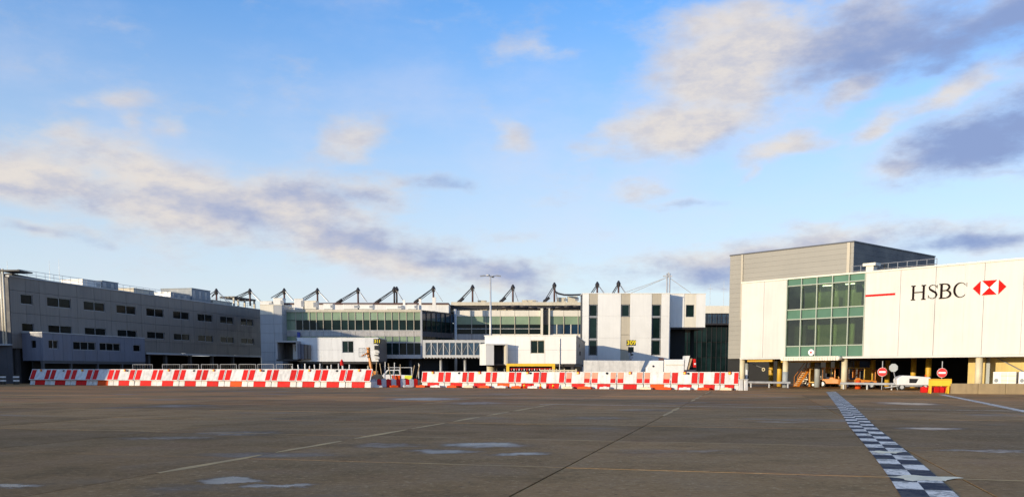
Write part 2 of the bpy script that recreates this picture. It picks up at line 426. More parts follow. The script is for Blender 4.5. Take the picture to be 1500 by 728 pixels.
def window(parent, x0, x1, z0, z1, y=.1, n=2, glass='glass_office', frame='grey_steel', fw=.07, rows=1):
    b = MB()
    b.box(x0, x1, y-.06, y+.06, z0, z0+fw).box(x0, x1, y-.06, y+.06, z1-fw, z1)
    b.box(x0, x0+fw, y-.06, y+.06, z0+fw, z1-fw).box(x1-fw, x1, y-.06, y+.06, z0+fw, z1-fw)
    w = (x1 - x0) / n
    for i in range(1, n): b.box(x0+i*w-fw/2, x0+i*w+fw/2, y-.05, y+.05, z0+fw, z1-fw)
    f = b.build('window', frame, parent)
    for i in range(n):
        a0 = x0 + i*w + (fw if i == 0 else fw/2); a1 = x0 + (i+1)*w - (fw if i == n-1 else fw/2)
        p = MB().box(a0, a1, -.012, .012, z0+fw, z1-fw).build('pane', glass, f)
        p.location.y = y + .03 + random.uniform(-.004, .004)
    return f

def spaced(a, b, n): return [a + (b-a)*i/n for i in range(n+1)]
#PART2
from mathutils import Matrix
# ------------------------------------------------------------------ apron
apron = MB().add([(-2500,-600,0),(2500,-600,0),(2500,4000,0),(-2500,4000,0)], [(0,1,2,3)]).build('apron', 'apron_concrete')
apron['kind'] = 'structure'
GA = math.atan(350 / FPX)
U = Vector((math.sin(GA), math.cos(GA), 0)); V = Vector((math.cos(GA), -math.sin(GA), 0))
O = ground(750, 725, .02); VS, US = 6.5, 6.1
u0 = (ground(842, 685, .02) - O).dot(U) % US
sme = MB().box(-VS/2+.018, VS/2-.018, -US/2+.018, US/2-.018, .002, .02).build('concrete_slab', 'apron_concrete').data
tmp = bpy.data.objects[-1] if False else [o for o in COL.objects if o.data == sme][0]
bpy.data.objects.remove(tmp)
for i in range(-14, 16):
    for j in range(-4, 14):
        c = O + V * (i + .5) * VS + U * (u0 + (j + .5) * US)
        if c.y < 1 or c.y > 62 or abs(c.x) > .64 * c.y + 9: continue
        o = bpy.data.objects.new('concrete_slab', sme); COL.objects.link(o); o.parent = apron
        o.location = (c.x, c.y, random.uniform(-.003, .003)); o.rotation_euler = (0, 0, -GA)

def strip(name, pts, w, m, z, parent):
    b = MB()
    for k in range(len(pts) - 1):
        a, c = Vector(pts[k]), Vector(pts[k+1]); d = (c - a); d.z = 0; n = Vector((-d.y, d.x, 0)).normalized() * w / 2
        b.add([(a-n).to_3d(), (a+n), (c+n), (c-n)], [(0, 3, 2, 1)])
    b.v = [(x, y, z) for x, y, _ in b.v]
    return b.build(name, m, parent)
# pale sealed joints between the bays: broken, uneven bands of tan sealant
def band(p0, p1, w, keep, n):
    for k in range(n):
        if random.random() > keep: continue
        a, b_ = p0.lerp(p1, k/n), p0.lerp(p1, (k + random.uniform(.75, 1))/n); m_ = 4; b = MB()
        d = (p1-p0).normalized(); nr = Vector((-d.y, d.x, 0)); L_, R_ = [], []
        for q in range(m_+1):
            c = a.lerp(b_, q/m_); tp = .35 if q in (0, m_) else 1
            L_.append(c + nr*w*tp*random.uniform(.3, .62)); R_.append(c - nr*w*tp*random.uniform(.3, .62))
        b.add([(v.x, v.y, .0255) for v in L_ + R_], [(q, q+1, q+m_+2, q+m_+1) for q in range(m_)])
        b.build('joint_seal', 'seal_pale', apron)
band(O - V*VS + U*1, O - V*VS + U*36, .22, .95, 9)
band(O + U*22, O + U*62, .20, .8, 10)
band(O - V*2*VS + U*16, O - V*2*VS + U*60, .16, .5, 9)
for q in (u0, u0+US, u0+2*US, u0+4*US): band(O - V*16 + U*q, O + V*22 + U*q, .09, .7, 9)

# chequered edge marking
mk = bpy.data.objects.new('chequered_edge_marking', None); COL.objects.link(mk)
tag(mk, 'black and white chequered painted line running to the pillared undercroft', 'road marking')
path = [ground(x, y, .02) for x, y in ((1376,745),(1360,725),(1339,700),(1315,675),(1290,650),(1263,625),(1243,600),(1217,573.5))]
def resample(path, step):
    out = [path[0].copy()]; acc = 0; k = 0; pos = path[0].copy()
    while k < len(path)-1:
        d = path[k+1] - pos
        if d.length < step - acc: acc += d.length; pos = path[k+1].copy(); k += 1
        else: pos = pos + d.normalized() * (step - acc); acc = 0; out.append(pos.copy())
    return out
def chequer(path, step, hw, parent, dark=True):
    pts = resample(path, step)
    sm = [pts[0]] + [(pts[i-1] + pts[i]*2 + pts[i+1]) / 4 for i in range(1, len(pts)-1)] + [pts[-1]]
    nn = []
    for i in range(len(sm)):
        d = sm[min(i+1, len(sm)-1)] - sm[max(i-1, 0)]; nn.append(Vector((-d.y, d.x, 0)).normalized())
    b = MB()
    for i in range(len(sm)-1):
        for sd in (0, 1):
            o0, o1 = (-hw, 0) if sd == 0 else (0, hw)
            q = [sm[i]+nn[i]*o0, sm[i]+nn[i]*o1, sm[i+1]+nn[i+1]*o1, sm[i+1]+nn[i+1]*o0]
            if (i + sd) % 2:
                e = MB().add([(v.x, v.y, .031) for v in q], [(0, 3, 2, 1)]).build('white_check', 'mark_white', parent)
            elif dark: b.add([(v.x, v.y, .031) for v in q], [(0, 3, 2, 1)])
    if dark: b.build('black_ground_paint', 'mark_black', parent)
chequer(path, .92, .375, mk)
mk2 = bpy.data.objects.new('dashed_edge_marking', None); COL.objects.link(mk2)
tag(mk2, 'white broken double line leading from the low concrete wall', 'road marking')
dl = resample([ground(1620, 626, .02), ground(1500, 602.5, .02), ground(1440, 590, .02), ground(1378, 577.5, .02)], 1.25)
for k in range(len(dl)-1):
    d = dl[k+1]-dl[k]; n_ = Vector((-d.y, d.x, 0)).normalized()*.2; a, b_ = dl[k], dl[k]+d*.8; sk = d*.18
    MB().add([(v.x, v.y, .031) for v in (a-n_, a+n_+sk, b_+n_+sk, b_-n_)], [(0, 3, 2, 1)]).build('white_dash', 'mark_white', mk2)
sm_ = MB(); c_ = ground(1340, 700, .03); ring = [(math.cos(a)*(1.0+.35*math.sin(3*a+1)), math.sin(a)*(.32+.12*math.sin(5*a))) for a in [k*math.pi/9 for k in range(18)]]
sm_.add([(c_.x + x*.52 + .12, c_.y + y*1.1 , .0345) for x, y in ring], [tuple(range(18))]); sm_.build('paint_smear', 'mark_cream', mk)
c_ = ground(1296, 662, .03); MB().add([(c_.x + x*.3, c_.y + y*.9, .0345) for x, y in ring], [tuple(range(18))]).build('paint_smear', 'mark_cream', mk)
ln = strip('thin_white_line', [ground(790 + k*40, 592 + k*40*10/705, .02) for k in range(0, 24)], .13, 'mark_white', .036, None)
tag(ln, 'thin white painted line crossing the chequered line', 'road marking')

# ------------------------------------------------------------------ long grey block on the left
fl = Fac(20, 112, math.atan2(1.004, .2154))
sE = fl.x(386); zT = .5 * (fl.z(20, 405.7) + fl.z(381, 454)); zO = fl.z(297, 518.5)
gb = fl.root('grey_office_block', 'long dark grey clad office block with two rows of paired windows', 'building')
bx('core', 'panel_shade', gb, .02, sE, .3, 18, zO + .1, zT - .05)
wins = [(33.5,51,1),(71.8,106.5,2),(125,156,2),(172.7,201,2),(216,241.4,2),(255,278.5,2),(290.6,312.5,2),(323.5,343,2),(353.6,372,2)]
zr = [(fl.z(71.8, 449), fl.z(71.8, 434.8)), (fl.z(72.8, 487.5), fl.z(72.8, 475.4))]
holes = []
for a, b_, n in wins:
    for z0, z1 in zr:
        x0, x1 = fl.x(a), fl.x(b_); holes.append((x0, x1, z0, z1))
        window(gb, x0, x1, z0, z1, .14, n)
wx = [fl.x(p) for p in (20, 61, 115.5, 164.5, 208.7, 248.5, 284.7, 318, 348.3, 381)]
edges = [0]
for i in range(1, len(wx)): edges += [(wx[i-1] + wx[i]) / 2, wx[i]]
edges[0] = 0; edges[-1] = sE
zm = (zr[0][0] + zr[1][1]) / 2
zs = [zO, zr[1][0] - .45, zm, zr[0][1] + .35, zT]
for i in range(len(edges)-1):
    for j in range(4): panel(gb, 'panel_grey', edges[i], edges[i+1], zs[j], zs[j+1], 0, .28, holes, .035)
bx('coping', 'panel_pale', gb, -.05, sE, -.08, .5, zT, zT + .14)
bx('soffit_edge', 'panel_pale', gb, fl.x(213), sE, -.1, .12, zO - .28, zO)
xU = fl.x(213)
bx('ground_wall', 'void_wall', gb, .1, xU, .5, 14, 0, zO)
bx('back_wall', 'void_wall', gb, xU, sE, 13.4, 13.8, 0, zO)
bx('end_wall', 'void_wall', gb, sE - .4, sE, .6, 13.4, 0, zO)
for p in (222, 247, 283, 315, 345): bx('column', 'panel_shade', gb, fl.x(p)-.25, fl.x(p)+.25, .5, 1.0, 0, zO + .1)
for p, d in ((268, 3.0), (343, 3.0)):
    x = fl.x(p, 521, d); bx('ceiling_light', 'lamp_glow', gb, x-.55, x+.55, d-.1, d+.1, zO - .08, zO + .098)
# roof guard rail and roof plant of the block
def guard(parent, pts, h, n, r=.025, m='grey_steel'):
    b = MB()
    for k in range(len(pts)-1):
        a, c = Vector(pts[k]), Vector(pts[k+1])
        for z in (h, h*.55): b.tube(a + Vector((0,0,z)), c + Vector((0,0,z)), r, n=5)
        for i in range(n+1):
            p = a.lerp(c, i/n); b.tube(p, p + Vector((0,0,h)), r, n=5)
    return b.build('guard_rail', m, parent)
zcut = at(3, 437.5, 112.4).z
bx('end_cladding', 'panel_shade', gb, -.14, .0, .02, .75, 0, zT - .1); bx('end_cladding', 'panel_cream', gb, -.14, .0, .77, 18, zcut, zT - .1); bx('end_cladding', 'panel_shade', gb, -.14, .0, .77, 18, 0, zcut - .02)  # narrow dark strip paints in the shaded recess at the corner
guard(gb, [(2.5, .9, zT + .1), (sE - 1, .9, zT + .1)], 1.05, 38)
def plant(name, label, fac, px0, px1, ytop, d, depth, zb, m, cat='roof plant', extra=None):
    x0, x1 = fac.x(px0, ytop, d), fac.x(px1, ytop, d); z1 = fac.z((px0+px1)/2, ytop, d)
    c = fac.w((x0+x1)/2, d, zb)
    t = thing(name, label, cat, c, fac.ang)
    w = (x1-x0)/2; h = z1 - zb
    MB().box(-w, w, 0, depth, .18, h).build('casing', m, t, .05)
    MB().box(-w+.1, w-.1, .1, depth-.1, 0, .18).build('plinth', 'roof_felt', t)
    MB().box(-w-.06, w+.06, -.06, depth+.06, h, h+.08).build('lid', m, t)
    n = max(2, int(w*2/.9))
    for i in range(n if m in ('plant_grey', 'grey_steel') else 1):
        a = -w + .12 + i*(2*w-.24)/n
        if m not in ('plant_grey', 'grey_steel'): a = w*.45
        MB().box(a+.06, a+(2*w-.24)/n-.06, -.03, .02, .18+h*.22, h*.86).build('louvre', 'plant_grey' if i % 2 else 'grey_steel', t)
    return t
plant('rooftop_air_handler', 'white boxy air handler on the grey block roof, beside a louvred cabinet', fl, 121, 148, 411.5, 1.6, 3.5, zT, 'plant_white')
plant('rooftop_cabinet', 'small louvred cabinet on the grey block roof at the air handler', fl, 149.5, 173, 413.2, 1.5, 2.5, zT, 'plant_grey')
plant('rooftop_plant_room', 'large grey louvred plant room on the far half of the grey block roof', fl, 281, 308, 424.5, 1.6, 6, zT, 'plant_grey')
plant('rooftop_duct_box', 'low grey duct box with sloping hood beside the louvred plant room', fl, 250, 278, 430.5, 1.6, 3, zT, 'grey_steel')
plant('rooftop_chiller', 'long low cream chiller on the grey block roof', fl, 196, 226, 424.5, 1.8, 3, zT, 'roof_cream')
plant('rooftop_tank', 'low cream tank beside open steel frame on the grey block roof', fl, 312, 340, 441.5, 1.6, 4, zT, 'roof_cream')
x0, x1 = fl.x(343, 440, 1.6), fl.x(374, 440, 1.6)
t = thing('rooftop_steel_frame', 'open cream posts carrying a dark flat top on the grey block roof', 'roof frame', fl.w((x0+x1)/2, 1.6, zT), fl.ang)
hw = (x1-x0)/2; hh = fl.z(345, 436.5, 1.6) - zT
for x in (-hw, -hw+1.6, 0, hw-.3): MB().box(x, x+.3, 0, .3, 0, hh).build('post', 'roof_cream', t)
MB().box(-hw, hw, -.1, 3, hh, hh+.3).build('top', 'dark_steel', t)
for k, (p, h) in enumerate(((73, 3.2), (87, 3.6), (11.5, 2.2))):
    x = fl.x(p, 405, 2)
    t = thing('roof_antenna', ['thin aerial whip above the second paired window of the grey block', 'taller aerial whip beside the thin one on the grey block roof', 'aerial whip on the cream end wall corner'][k], 'antenna', fl.w(x, 2, zT-.05 if k < 2 else zT), 0, 'aerials on the grey block')
    MB().tube((0,0,0), (0,0,h), .03, .012, 6).build('whip', 'grey_steel', t)
    MB().box(-.15,.15,-.15,.15,0,.08).build('base', 'dark_steel', t)

# projecting annex
fa = Fac(20, 112, fl.ang); fa.o = fl.o - fl.ey * 3.0
xa, xb = fa.x(62), fa.x(212); zb, zt = fa.z(62, 528), fa.z(62, 487.3)
an = thing('projecting_annex', 'blue-grey panelled annex jutting from the grey office block', 'building extension', fa.w(xa, 0, 0), fl.ang)
L = xb - xa
bx('core', 'panel_shade', an, .32, L-.02, .3, 2.98, zb, zt - .05)
hl = []
for a, b_, y0, y1, n in ((71,85,498,510.7,2),(107,140,500.6,512.6,3),(145.6,176,502.4,513.7,3),(195,205.5,505,515,1)):
    h = (fa.x(a)-xa, fa.x(b_)-xa, fa.z((a+b_)/2, y1), fa.z((a+b_)/2, y0)); hl.append(h); window(an, *h, .14, n, 'glass_office')
pe = [0] + [fa.x(p)-xa for p in (78, 92, 105, 124, 142, 160, 182, 197)] + [L]
for i in range(len(pe)-1):
    panel(an, 'panel_blue', pe[i], pe[i+1], zb, zt, 0, .28, hl, .03)
eh = (.95, 1.6, fa.z(62, 509), fa.z(62, 498.5))
b = MB()
def endpanel(y0, y1, z0, z1, nm='end_panel'): return bx(nm, 'panel_blue', an, 0, .28, y0, y1, z0, z1)
endpanel(.3, eh[0], zb, zt); endpanel(eh[1], 2.98, zb, zt); endpanel(eh[0], eh[1], zb, eh[2]); endpanel(eh[0], eh[1], eh[3], zt)
bx('end_window', 'glass_office', an, .18, .2, eh[0], eh[1], eh[2], eh[3])
bx('roof_edge', 'panel_pale', an, -.06, L+.05, -.06, 2.98, zt, zt + .12)
bx('sill_beam', 'panel_shade', an, 0, L, .05, .4, zb - .35, zb)
for x in (.2, L*.25, L*.5, L*.75, L-.3): bx('column', 'panel_shade', an, x-.15, x+.15, .1, .4, 0, zb - .35)
bx('ground_screen', 'void_wall', an, .3, L-.1, 1.8, 1.95, 0, zb)

# end wing left of the block (plus an unseen block towards the sun, added for its shade)
e0 = fl.o
wg = thing('end_wing', 'cream end wall with twin downpipes beside the grey office block', 'building', (e0.x - 4, e0.y + .6, 0), 0)
def wz(px, py, Y=e0.y + .6): return at(px, py, Y).z
zc, zd, zl = wz(3, 401), wz(3, 437.5), wz(3, 506)
bx('cream_wall', 'panel_cream', wg, -14, 2.75, 0, 10, zd, zc)
bx('dark_wall', 'panel_shade', wg, -14, 2.75, .1, 10, 0, zd)
bx('side_return', 'panel_shade', wg, 2.75, 3.9, .35, 10, 0, wz(3, 400))
bx('ledge', 'panel_pale', wg, -14, 4.0, -1.0, .35, zl, zl + .18)
for x in (2.95, 3.28):
    MB().tube((x, -.62, zl + .18), (x, -.62, wz(8, 394.5)), .13, n=10).build('downpipe', 'panel_cream', wg, smooth=True)
bx('canopy', 'dark_steel', wg, 2.9, 5.5, -.9, 2.2, wz(8, 398.2), wz(8, 396.2))
bx('shade_block', 'panel_grey', wg, -60, -11, -41, 14, 0, 9.0)  # unseen block out of frame, placed and sized to shade the left barriers
for k, p in enumerate((3.5, 23)):
    q = gnd(p, 106.5)
    t = thing('striped_bollard', 'black bollard with two white bands below the cream end wall', 'bollard', q, 0, 'striped bollards')
    MB().tube((0,0,0), (0,0,1.15), .33, n=12).build('post', 'sign_black', t)
    for z in (.35, .78): MB().tube((0,0,z), (0,0,z+.2), .345, n=12).build('band', 'plastic_white', t)

# ------------------------------------------------------------------ pale corner tower
fc = Fac(383, 149, 0)
ct = fc.root('corner_stair_tower', 'pale grey stair tower with horizontal panel joints at the end of the grey block', 'building')
xw = fc.x(414); zt = fc.z(400, 446.8)
bx('core', 'panel_shade', ct, .02, xw-.2, .2, 8, 0, zt - .05)
ze = spaced(0, zt, 8)
for i in range(8):
    for a, b_ in ((0, xw*.62), (xw*.62, xw)):
        panel(ct, 'panel_cream' if (i == 7 and a == 0) else 'panel_pale', a, b_, ze[i], ze[i+1], 0, .19, (), .03)
    panel(ct, 'panel_pale', xw-.19, xw, ze[i], ze[i+1], .2, 7.8, (), .03, 'side_panel')
bx('coping', 'panel_cream', ct, -.05, xw+.05, -.05, 8, zt, zt+.12)

# ------------------------------------------------------------------ glazed gate wing (stand 311)
f3 = Fac(420, 152, 0)
g3 = f3.root('glazed_gate_wing', 'green glass gate wing with shadowed left end, behind the bridge of stand 311', 'building')
X0, X1 = 0, f3.x(617)
yb = dict(cap=453.4, sp=457, w1=468.7, w0=483.6, b1=484.8, b0=492.7, t0=500.6, l1=502.2, l0=519.3, fr=524.8)
Z = {k: f3.z(520, v) for k, v in yb.items()}
mull = [434,444,454,464,474,486.7,500,510.4,520.7,532,542.3,553,564,574.3,584.7,595.5,606.5]
mx = [0] + [f3.x(p) for p in mull] + [X1]
bx('core', 'void_wall', g3, .3, X1-.3, .5, 14, Z['fr'], Z['cap'] - .1)
bx('cap', 'roof_cream', g3, 0, X1, -.15, 13.9, Z['sp'], Z['cap'])
bx('sill', 'pale_steel', g3, 0, X1, -.06, .4, Z['b1'], Z['w0'])
bx('floor_edge', 'pale_steel', g3, 0, X1, -.1, .45, Z['fr'], Z['l0'])
for i in range(len(mx)-1):
    a, b_ = mx[i], mx[i+1]
    bx('spandrel', 'glass_teal', g3, a+.05, b_-.05, .1, .14, Z['w1'], Z['sp'])
    bx('pane', 'glass_teal' if i == 0 else 'glass_dark', g3, a+.06, b_-.06, .12, .16, Z['w0'], Z['w1'] - .08)
    bx('lower_spandrel', 'glass_teal', g3, a+.05, b_-.05, .1, .14, Z['t0'], Z['b0'])
    bx('lower_pane', 'glass_dark', g3, a+.06, b_-.06, .12, .16, Z['l0'], Z['l1'])
    if i: bx('mullion', 'panel_beige', g3, a-.05, a+.05, -.02, .2, Z['w0'], Z['sp']); bx('lower_mullion', 'grey_steel', g3, a-.05, a+.05, -.02, .2, Z['l0'], Z['b0'])
bx('lower_transom', 'grey_steel', g3, 0, X1, .0, .2, Z['l1'], Z['t0'])
bx('upper_transom', 'dark_steel', g3, 0, X1, .03, .2, Z['w1'] - .08, Z['w1'])
bp = [0] + [f3.x(p) for p in (453, 474, 500, 520.7, 542.3, 564, 584.7, 606.5)] + [X1]
for i in range(len(bp)-1): panel(g3, 'concrete_band', bp[i], bp[i+1], Z['b0'], Z['b1'], .02, .3, (), .05, 'band_panel')
bx('corner_post', 'panel_pale', g3, X1-.12, X1+.2, -.12, .3, Z['fr'], Z['cap'] - .02)
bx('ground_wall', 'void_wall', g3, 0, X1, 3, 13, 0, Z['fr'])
for p in (440, 480, 520, 560, 600): MB().tube((f3.x(p), 1, 0), (f3.x(p), 1, Z['fr']), .3, n=12).build('column', 'panel_shade', g3, smooth=True)
for p in (413.6, 433.5): bx('blue_downpipe', 'paint_blue', g3, f3.x(p)+.35, f3.x(p)+.8, -.5, -.12, f3.z(p, 502), f3.z(p, 486.5))
# splayed dark return wall
pA, pB = f3.w(X1, 0, 0), at(667, HOR, 162); pB.z = 0
ln_ = (pB - pA).length; fr_ = Fac(617, 152, math.atan2(pB.y-pA.y, pB.x-pA.x)); fr_.o = pA
sg = fr_.root('splayed_glass_return', 'dark unlit glass wall splayed back from the green gate wing', 'building')
bx('core', 'void_wall', sg, .3, ln_-.2, .4, 4, Z['fr'], Z['cap']-.2)
bx('cap', 'dark_steel', sg, .2, ln_, .05, 4, Z['cap']-.3, Z['cap']-.05)
n = 7
for i in range(n):
    a, b_ = .2 + (ln_-.2)*i/n, .2 + (ln_-.2)*(i+1)/n
    for z0, z1, m in ((Z['w1'], Z['cap']-.32, 'glass_blue'), (Z['b1'], Z['w1']-.08, 'glass_dark'), (Z['fr'], Z['b0'], 'glass_dark')):
        bx('pane', m, sg, a+.05, b_-.05, .1, .14, z0, z1)
    panel(sg, 'panel_shade', a, b_, Z['b0'], Z['b1'], 0, .3, (), .04, 'band_panel')
    bx('mullion', 'dark_steel', sg, a-.04, a+.04, -.02, .2, Z['b1'], Z['cap']-.32)
bx('ground_wall', 'void_wall', sg, .3, ln_, 1.5, 3.5, 0, Z['fr'])

# ------------------------------------------------------------------ main pier facade
fm = Fac(667, 162, 0)
gm = fm.root('glazed_main_pier', 'long two-tone glass pier with cream pilasters behind the floodlight mast', 'building')
XM = fm.x(1075)
Y = dict(top=454.6, sp=463.4, gl=475, tr=481.8, w0=489, b0=497.5)
ZM = {k: fm.z(760, v) for k, v in Y.items()}
mm = [667, 691, 711.9, 733, 754, 774.7, 791.8, 795.2, 803.4, 805.4, 825.6, 846.6, 868, 890, 912]
for i in range(len(mm)-1):
    a, b_ = fm.x(mm[i]), fm.x(mm[i+1])
    if mm[i] in (791.8, 803.4):
        bx('pilaster', 'panel_cream', gm, a, b_, -.5, .3, 0, ZM['top'] + .35); continue
    if mm[i] == 795.2:
        bx('recess_panel', 'panel_shade', gm, a, b_, .25, .3, ZM['gl'], ZM['top']); bx('pane', 'glass_dark', gm, a, b_, .2, .24, ZM['w0'], ZM['gl']); continue
    panel(gm, 'panel_cream', a, b_, ZM['sp'], ZM['top'], 0, .3, (), .05)
    bx('spandrel', 'glass_teal', gm, a+.05, b_-.05, .1, .14, ZM['gl'], ZM['sp'])
    if mm[i] < 795:
        bx('pane', 'glass_dark', gm, a+.05, b_-.05, .12, .16, ZM['tr']+.1, ZM['gl']-.08); bx('pane', 'glass_dark', gm, a+.05, b_-.05, .12, .16, ZM['w0'], ZM['tr'])
        bx('transom', 'pale_steel', gm, a, b_, .05, .2, ZM['tr'], ZM['tr']+.1)
    else:
        h = (a + b_)/2
        bx('pane', 'glass_blue', gm, a+.08, h-.08, .12, .16, ZM['w0'], ZM['gl']-.08); bx('pane', 'glass_blue', gm, h+.08, b_-.08, .12, .16, ZM['w0'], ZM['gl']-.08)
        bx('mullion', 'panel_cream', gm, h-.08, h+.08, -.02, .2, ZM['w0'], ZM['gl'])
    bx('mullion', 'panel_beige', gm, a-.06, a+.06, -.05, .22, ZM['w0'], ZM['sp'])
    panel(gm, 'panel_cream' if mm[i] > 700 else 'concrete_band', a, b_, ZM['b0'], ZM['w0'], 0, .4, (), .05, 'band_panel')
xq = fm.x(912)
bx('head_rail', 'dark_steel', gm, 0, xq, .04, .2, ZM['gl']-.08, ZM['gl'])
bx('core', 'void_wall', gm, .1, xq, .5, 30, ZM['b0'], ZM['top'] - .1)
bx('roof_deck', 'roof_felt', gm, .1, xq, .3, 30, ZM['top'] - .1, ZM['top'] + .05)
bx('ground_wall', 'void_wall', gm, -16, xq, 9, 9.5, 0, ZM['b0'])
for p in (680, 720, 760, 800, 840): MB().tube((fm.x(p), .8, 0), (fm.x(p), .8, ZM['b0']), .35, n=12).build('column', 'panel_shade', gm, smooth=True)
MB().tube((fm.x(667.5), -.3, 0), (fm.x(667.5), -.3, ZM['top']+.2), .28, n=12).build('corner_column', 'pale_steel', gm, smooth=True)
# set-back roof storey with cream fascia, hung from the masts
z0, z1 = ZM['top'], fm.z(760, 442.8, 5)
bx('upper_wall', 'roof_cream', gm, -1, xq, 5, 28, z0 + .05, z1 - 1.0)
bx('dark_gutter', 'dark_steel', gm, -1, xq, 4.4, 5, z1 - 1.25, z1 - .95)
bx('roof_fascia', 'roof_cream', gm, -1, xq, 4.2, 28, z1 - .62, z1)
bx('shadow_gap', 'dark_steel', gm, -1, xq, 4.6, 28, z1 - .98, z1 - .62)
for p in spaced(672, 850, 13): bx('upright', 'roof_cream', gm, fm.x(p,448,5)-.09, fm.x(p,448,5)+.09, 4.75, 5, z0+.05, z1-1.25)
# old dark truss lying along the roof edge
for k in range(9):
    xx0 = fm.x(735 + k*13, 448, 3); xx1 = fm.x(735 + (k+1)*13, 448, 3)
    MB().tube((xx0, 3, z0 + .75 + .2*math.sin(k)), (xx1, 3, z0 + .75 + .2*math.sin(k+1)), .22, n=7).build('roof_pipe', 'dark_steel', gm, smooth=True)

for a, b_, y, lab in ((816,829,436.5,'cream roof vent below the drooping pipe'),(832,846,434.5,'cream roof unit with dark openings against the white block'),(700,712,440.5,'low cream box beside the floodlight pole head'),(765,785,440,'low long cream unit between two masts')):
    plant('rooftop_unit', lab, fm, a, b_, y, 7, 2, z1, 'roof_cream')
# roof of the gate wing: white plant boxes and flues
zr0 = Z['cap']
fl3 = [(381,398,441.5,'low white roof unit behind the stair tower top'),(400,414,437,'brown and white cooling unit above the stair tower'),
       (431,444,438,'white roof unit with square top left of the gate wing plant'),(446,463,441,'cream roof unit with dark side at the gate wing edge'),
       (474,487,445.5,'low white unit beside the cream roof unit'),(503,524,446.5,'long white roof unit between two black strut feet'),(526,546,446.5,'long white roof unit right of the second mast strut'),
       (566,588,447.5,'white low unit below the twin-headed mast'),(597,610,446.5,'white low unit beside the square flue')]
for a, b_, y, lab in fl3:
    d = 1.6 if a > 425 else 9
    plant('rooftop_unit', lab, f3, a, b_, y, d, 2.2, zr0 if a > 425 else zr0, 'plant_white' if a not in (446,) else 'panel_cream')
for k, (p, y, w) in enumerate(((592, 439.5, 2.6), (615.5, 438, 2.8), (636, 434.8, 4))):
    d = 2.5; fz = f3 if k < 2 else f3
    x = fz.x(p, 445, d); zt_ = fz.z(p, y, d)
    t = thing('rooftop_flue', ['short square white flue right of the twin mast', 'square white flue at the corner of the gate wing', 'tall wide white flue above the dark splayed glass'][k], 'flue', f3.w(x, d, zr0 if k < 2 else zr0 - .1), 0)
    h = zt_ - zr0; q = w/8.6/2*1.05*2/2
    MB().box(-q*1.2, q*1.2, -q, q, 0, h-.15).build('shaft', 'plant_white', t); MB().box(-q*1.35, q*1.35, -q*1.2, q*1.2, h-.15, h).build('cap', 'plant_white', t)
bx('roof_plinth', 'roof_felt', g3, -5, .0, 3.1, 14, zr0 - 1, zr0)
bx('upper_roof', 'plant_white', g3, -7, X1 + 4, 10, 26, zr0 - .5, f3.z(540, 446, 10))
bx('upper_roof_trim', 'rust_steel', g3, -7, X1 + 4, 9.8, 26, f3.z(540, 446, 10), f3.z(540, 443.6, 10))
#PART3
# ------------------------------------------------------------------ roof masts with stays
MY = 168.0
def mast(px, yh, yb, foot, right, lab, post=None, bulky=True, twin=False):
    r = MY / FPX
    b = at(px, yb, MY); top = at(px, yh, MY); b.z = min(b.z, f3.z(540, 444.3, 10) if px < 660 else fm.z(760, 442.8, 5))
    h = top.z - b.z
    t = thing('roof_mast', lab, 'mast', b, 0, 'cable-stayed roof masts')
    def loc(x, y): q = at(x, y, MY); return Vector((q.x - b.x, 0, q.z - b.z))
    for dx in ((-.2, .25) if twin else (0,)):
        MB().tube((dx,0,0), (dx,0,h-.3), .17, n=8).build('pole', 'rust_steel' if not twin else 'dark_steel', t, smooth=True)
        MB().tube((dx,0,h-.9), (dx,0,h-.3), .24, .42, 8).tube((dx,0,h-.3), (dx,0,h+.25), .42, .12, 8).build('head', 'dark_steel', t)
    if foot:
        f = loc(*foot)
        for dy in (-.9, .9):
            MB().tube((0, dy*.2, h-.15), (f.x, dy, f.z), .075, n=6).build('strut', 'dark_steel', t)
        MB().tube((0, 0, h-.55), (f.x+.25, 0, f.z-.25), .07, n=6).build('strut', 'dark_steel', t)
        if bulky:
            MB().tube((f.x+.9, 0, f.z+.55), (f.x-.1, 0, f.z-.2), .26, .3, 8).box(f.x-.3, f.x+.25, -1.0, 1.0, f.z-.45, f.z-.1).build('strut_shoe', 'dark_steel', t)
        if post: MB().tube((f.x-.15, 0, f.z-.3), (f.x-.25, 0, loc(foot[0], post).z), .16, n=6).build('strut_post', 'roof_cream', t)
    if right:
        f = loc(*right)
        for dy in (-.8, .8): MB().tube((0, dy*.2, h-.1), (f.x, dy, f.z), .05, n=5).build('stay', 'grey_steel', t)
    return t
ml = [(317.5,424.5,446,(308,433),(335.6,443),'black-headed mast behind the grey plant room'),
      (366.5,424.5,446,(345,436.5),(382,442),'mast rising behind the open cream roof frame'),
      (416.7,424,445,(398.7,437),(430.7,441),'mast rising behind the pale stair tower'),
      (465.3,423.8,445,(443,439),(481,442),'mast rising behind the cream roof unit'),
      (524.7,423,445,(494,443),(537,442),'mast with black strut shoe behind the long white roof unit'),
      (579.3,421.6,444,(551,442.5),(590.7,441),'twin-pole mast with doubled black heads'),
      (635,420.5,444,(609,441),(648,441),'mast rising behind the tall wide white flue'),
      (692.3,419,443,(672.3,441),(702,441),'mast between the splayed glass and the floodlight pole'),
      (751.3,418.6,443,(733.7,440.5),(759,441),'first mast right of the floodlight pole'),
      (812,415.6,443,(797.7,440),(817,441),'mast with a thick dark pipe drooping from it'),
      (874.7,414.5,443,(858,441),(893,441),'mast above the left window strip of the white block'),
      (905.8,413,443,(890,441),(924,441),'mast above the middle window strip of the white block')]
for px, yh, yb_, ft, rt, lab in ml:
    mast(px, yh, yb_, ft, rt, lab, 455 if 660 < px < 830 else None, px > 480, px == 579.3)
pp = [(812.7,427),(818,430),(826.7,432),(840,432),(856,431.5)]
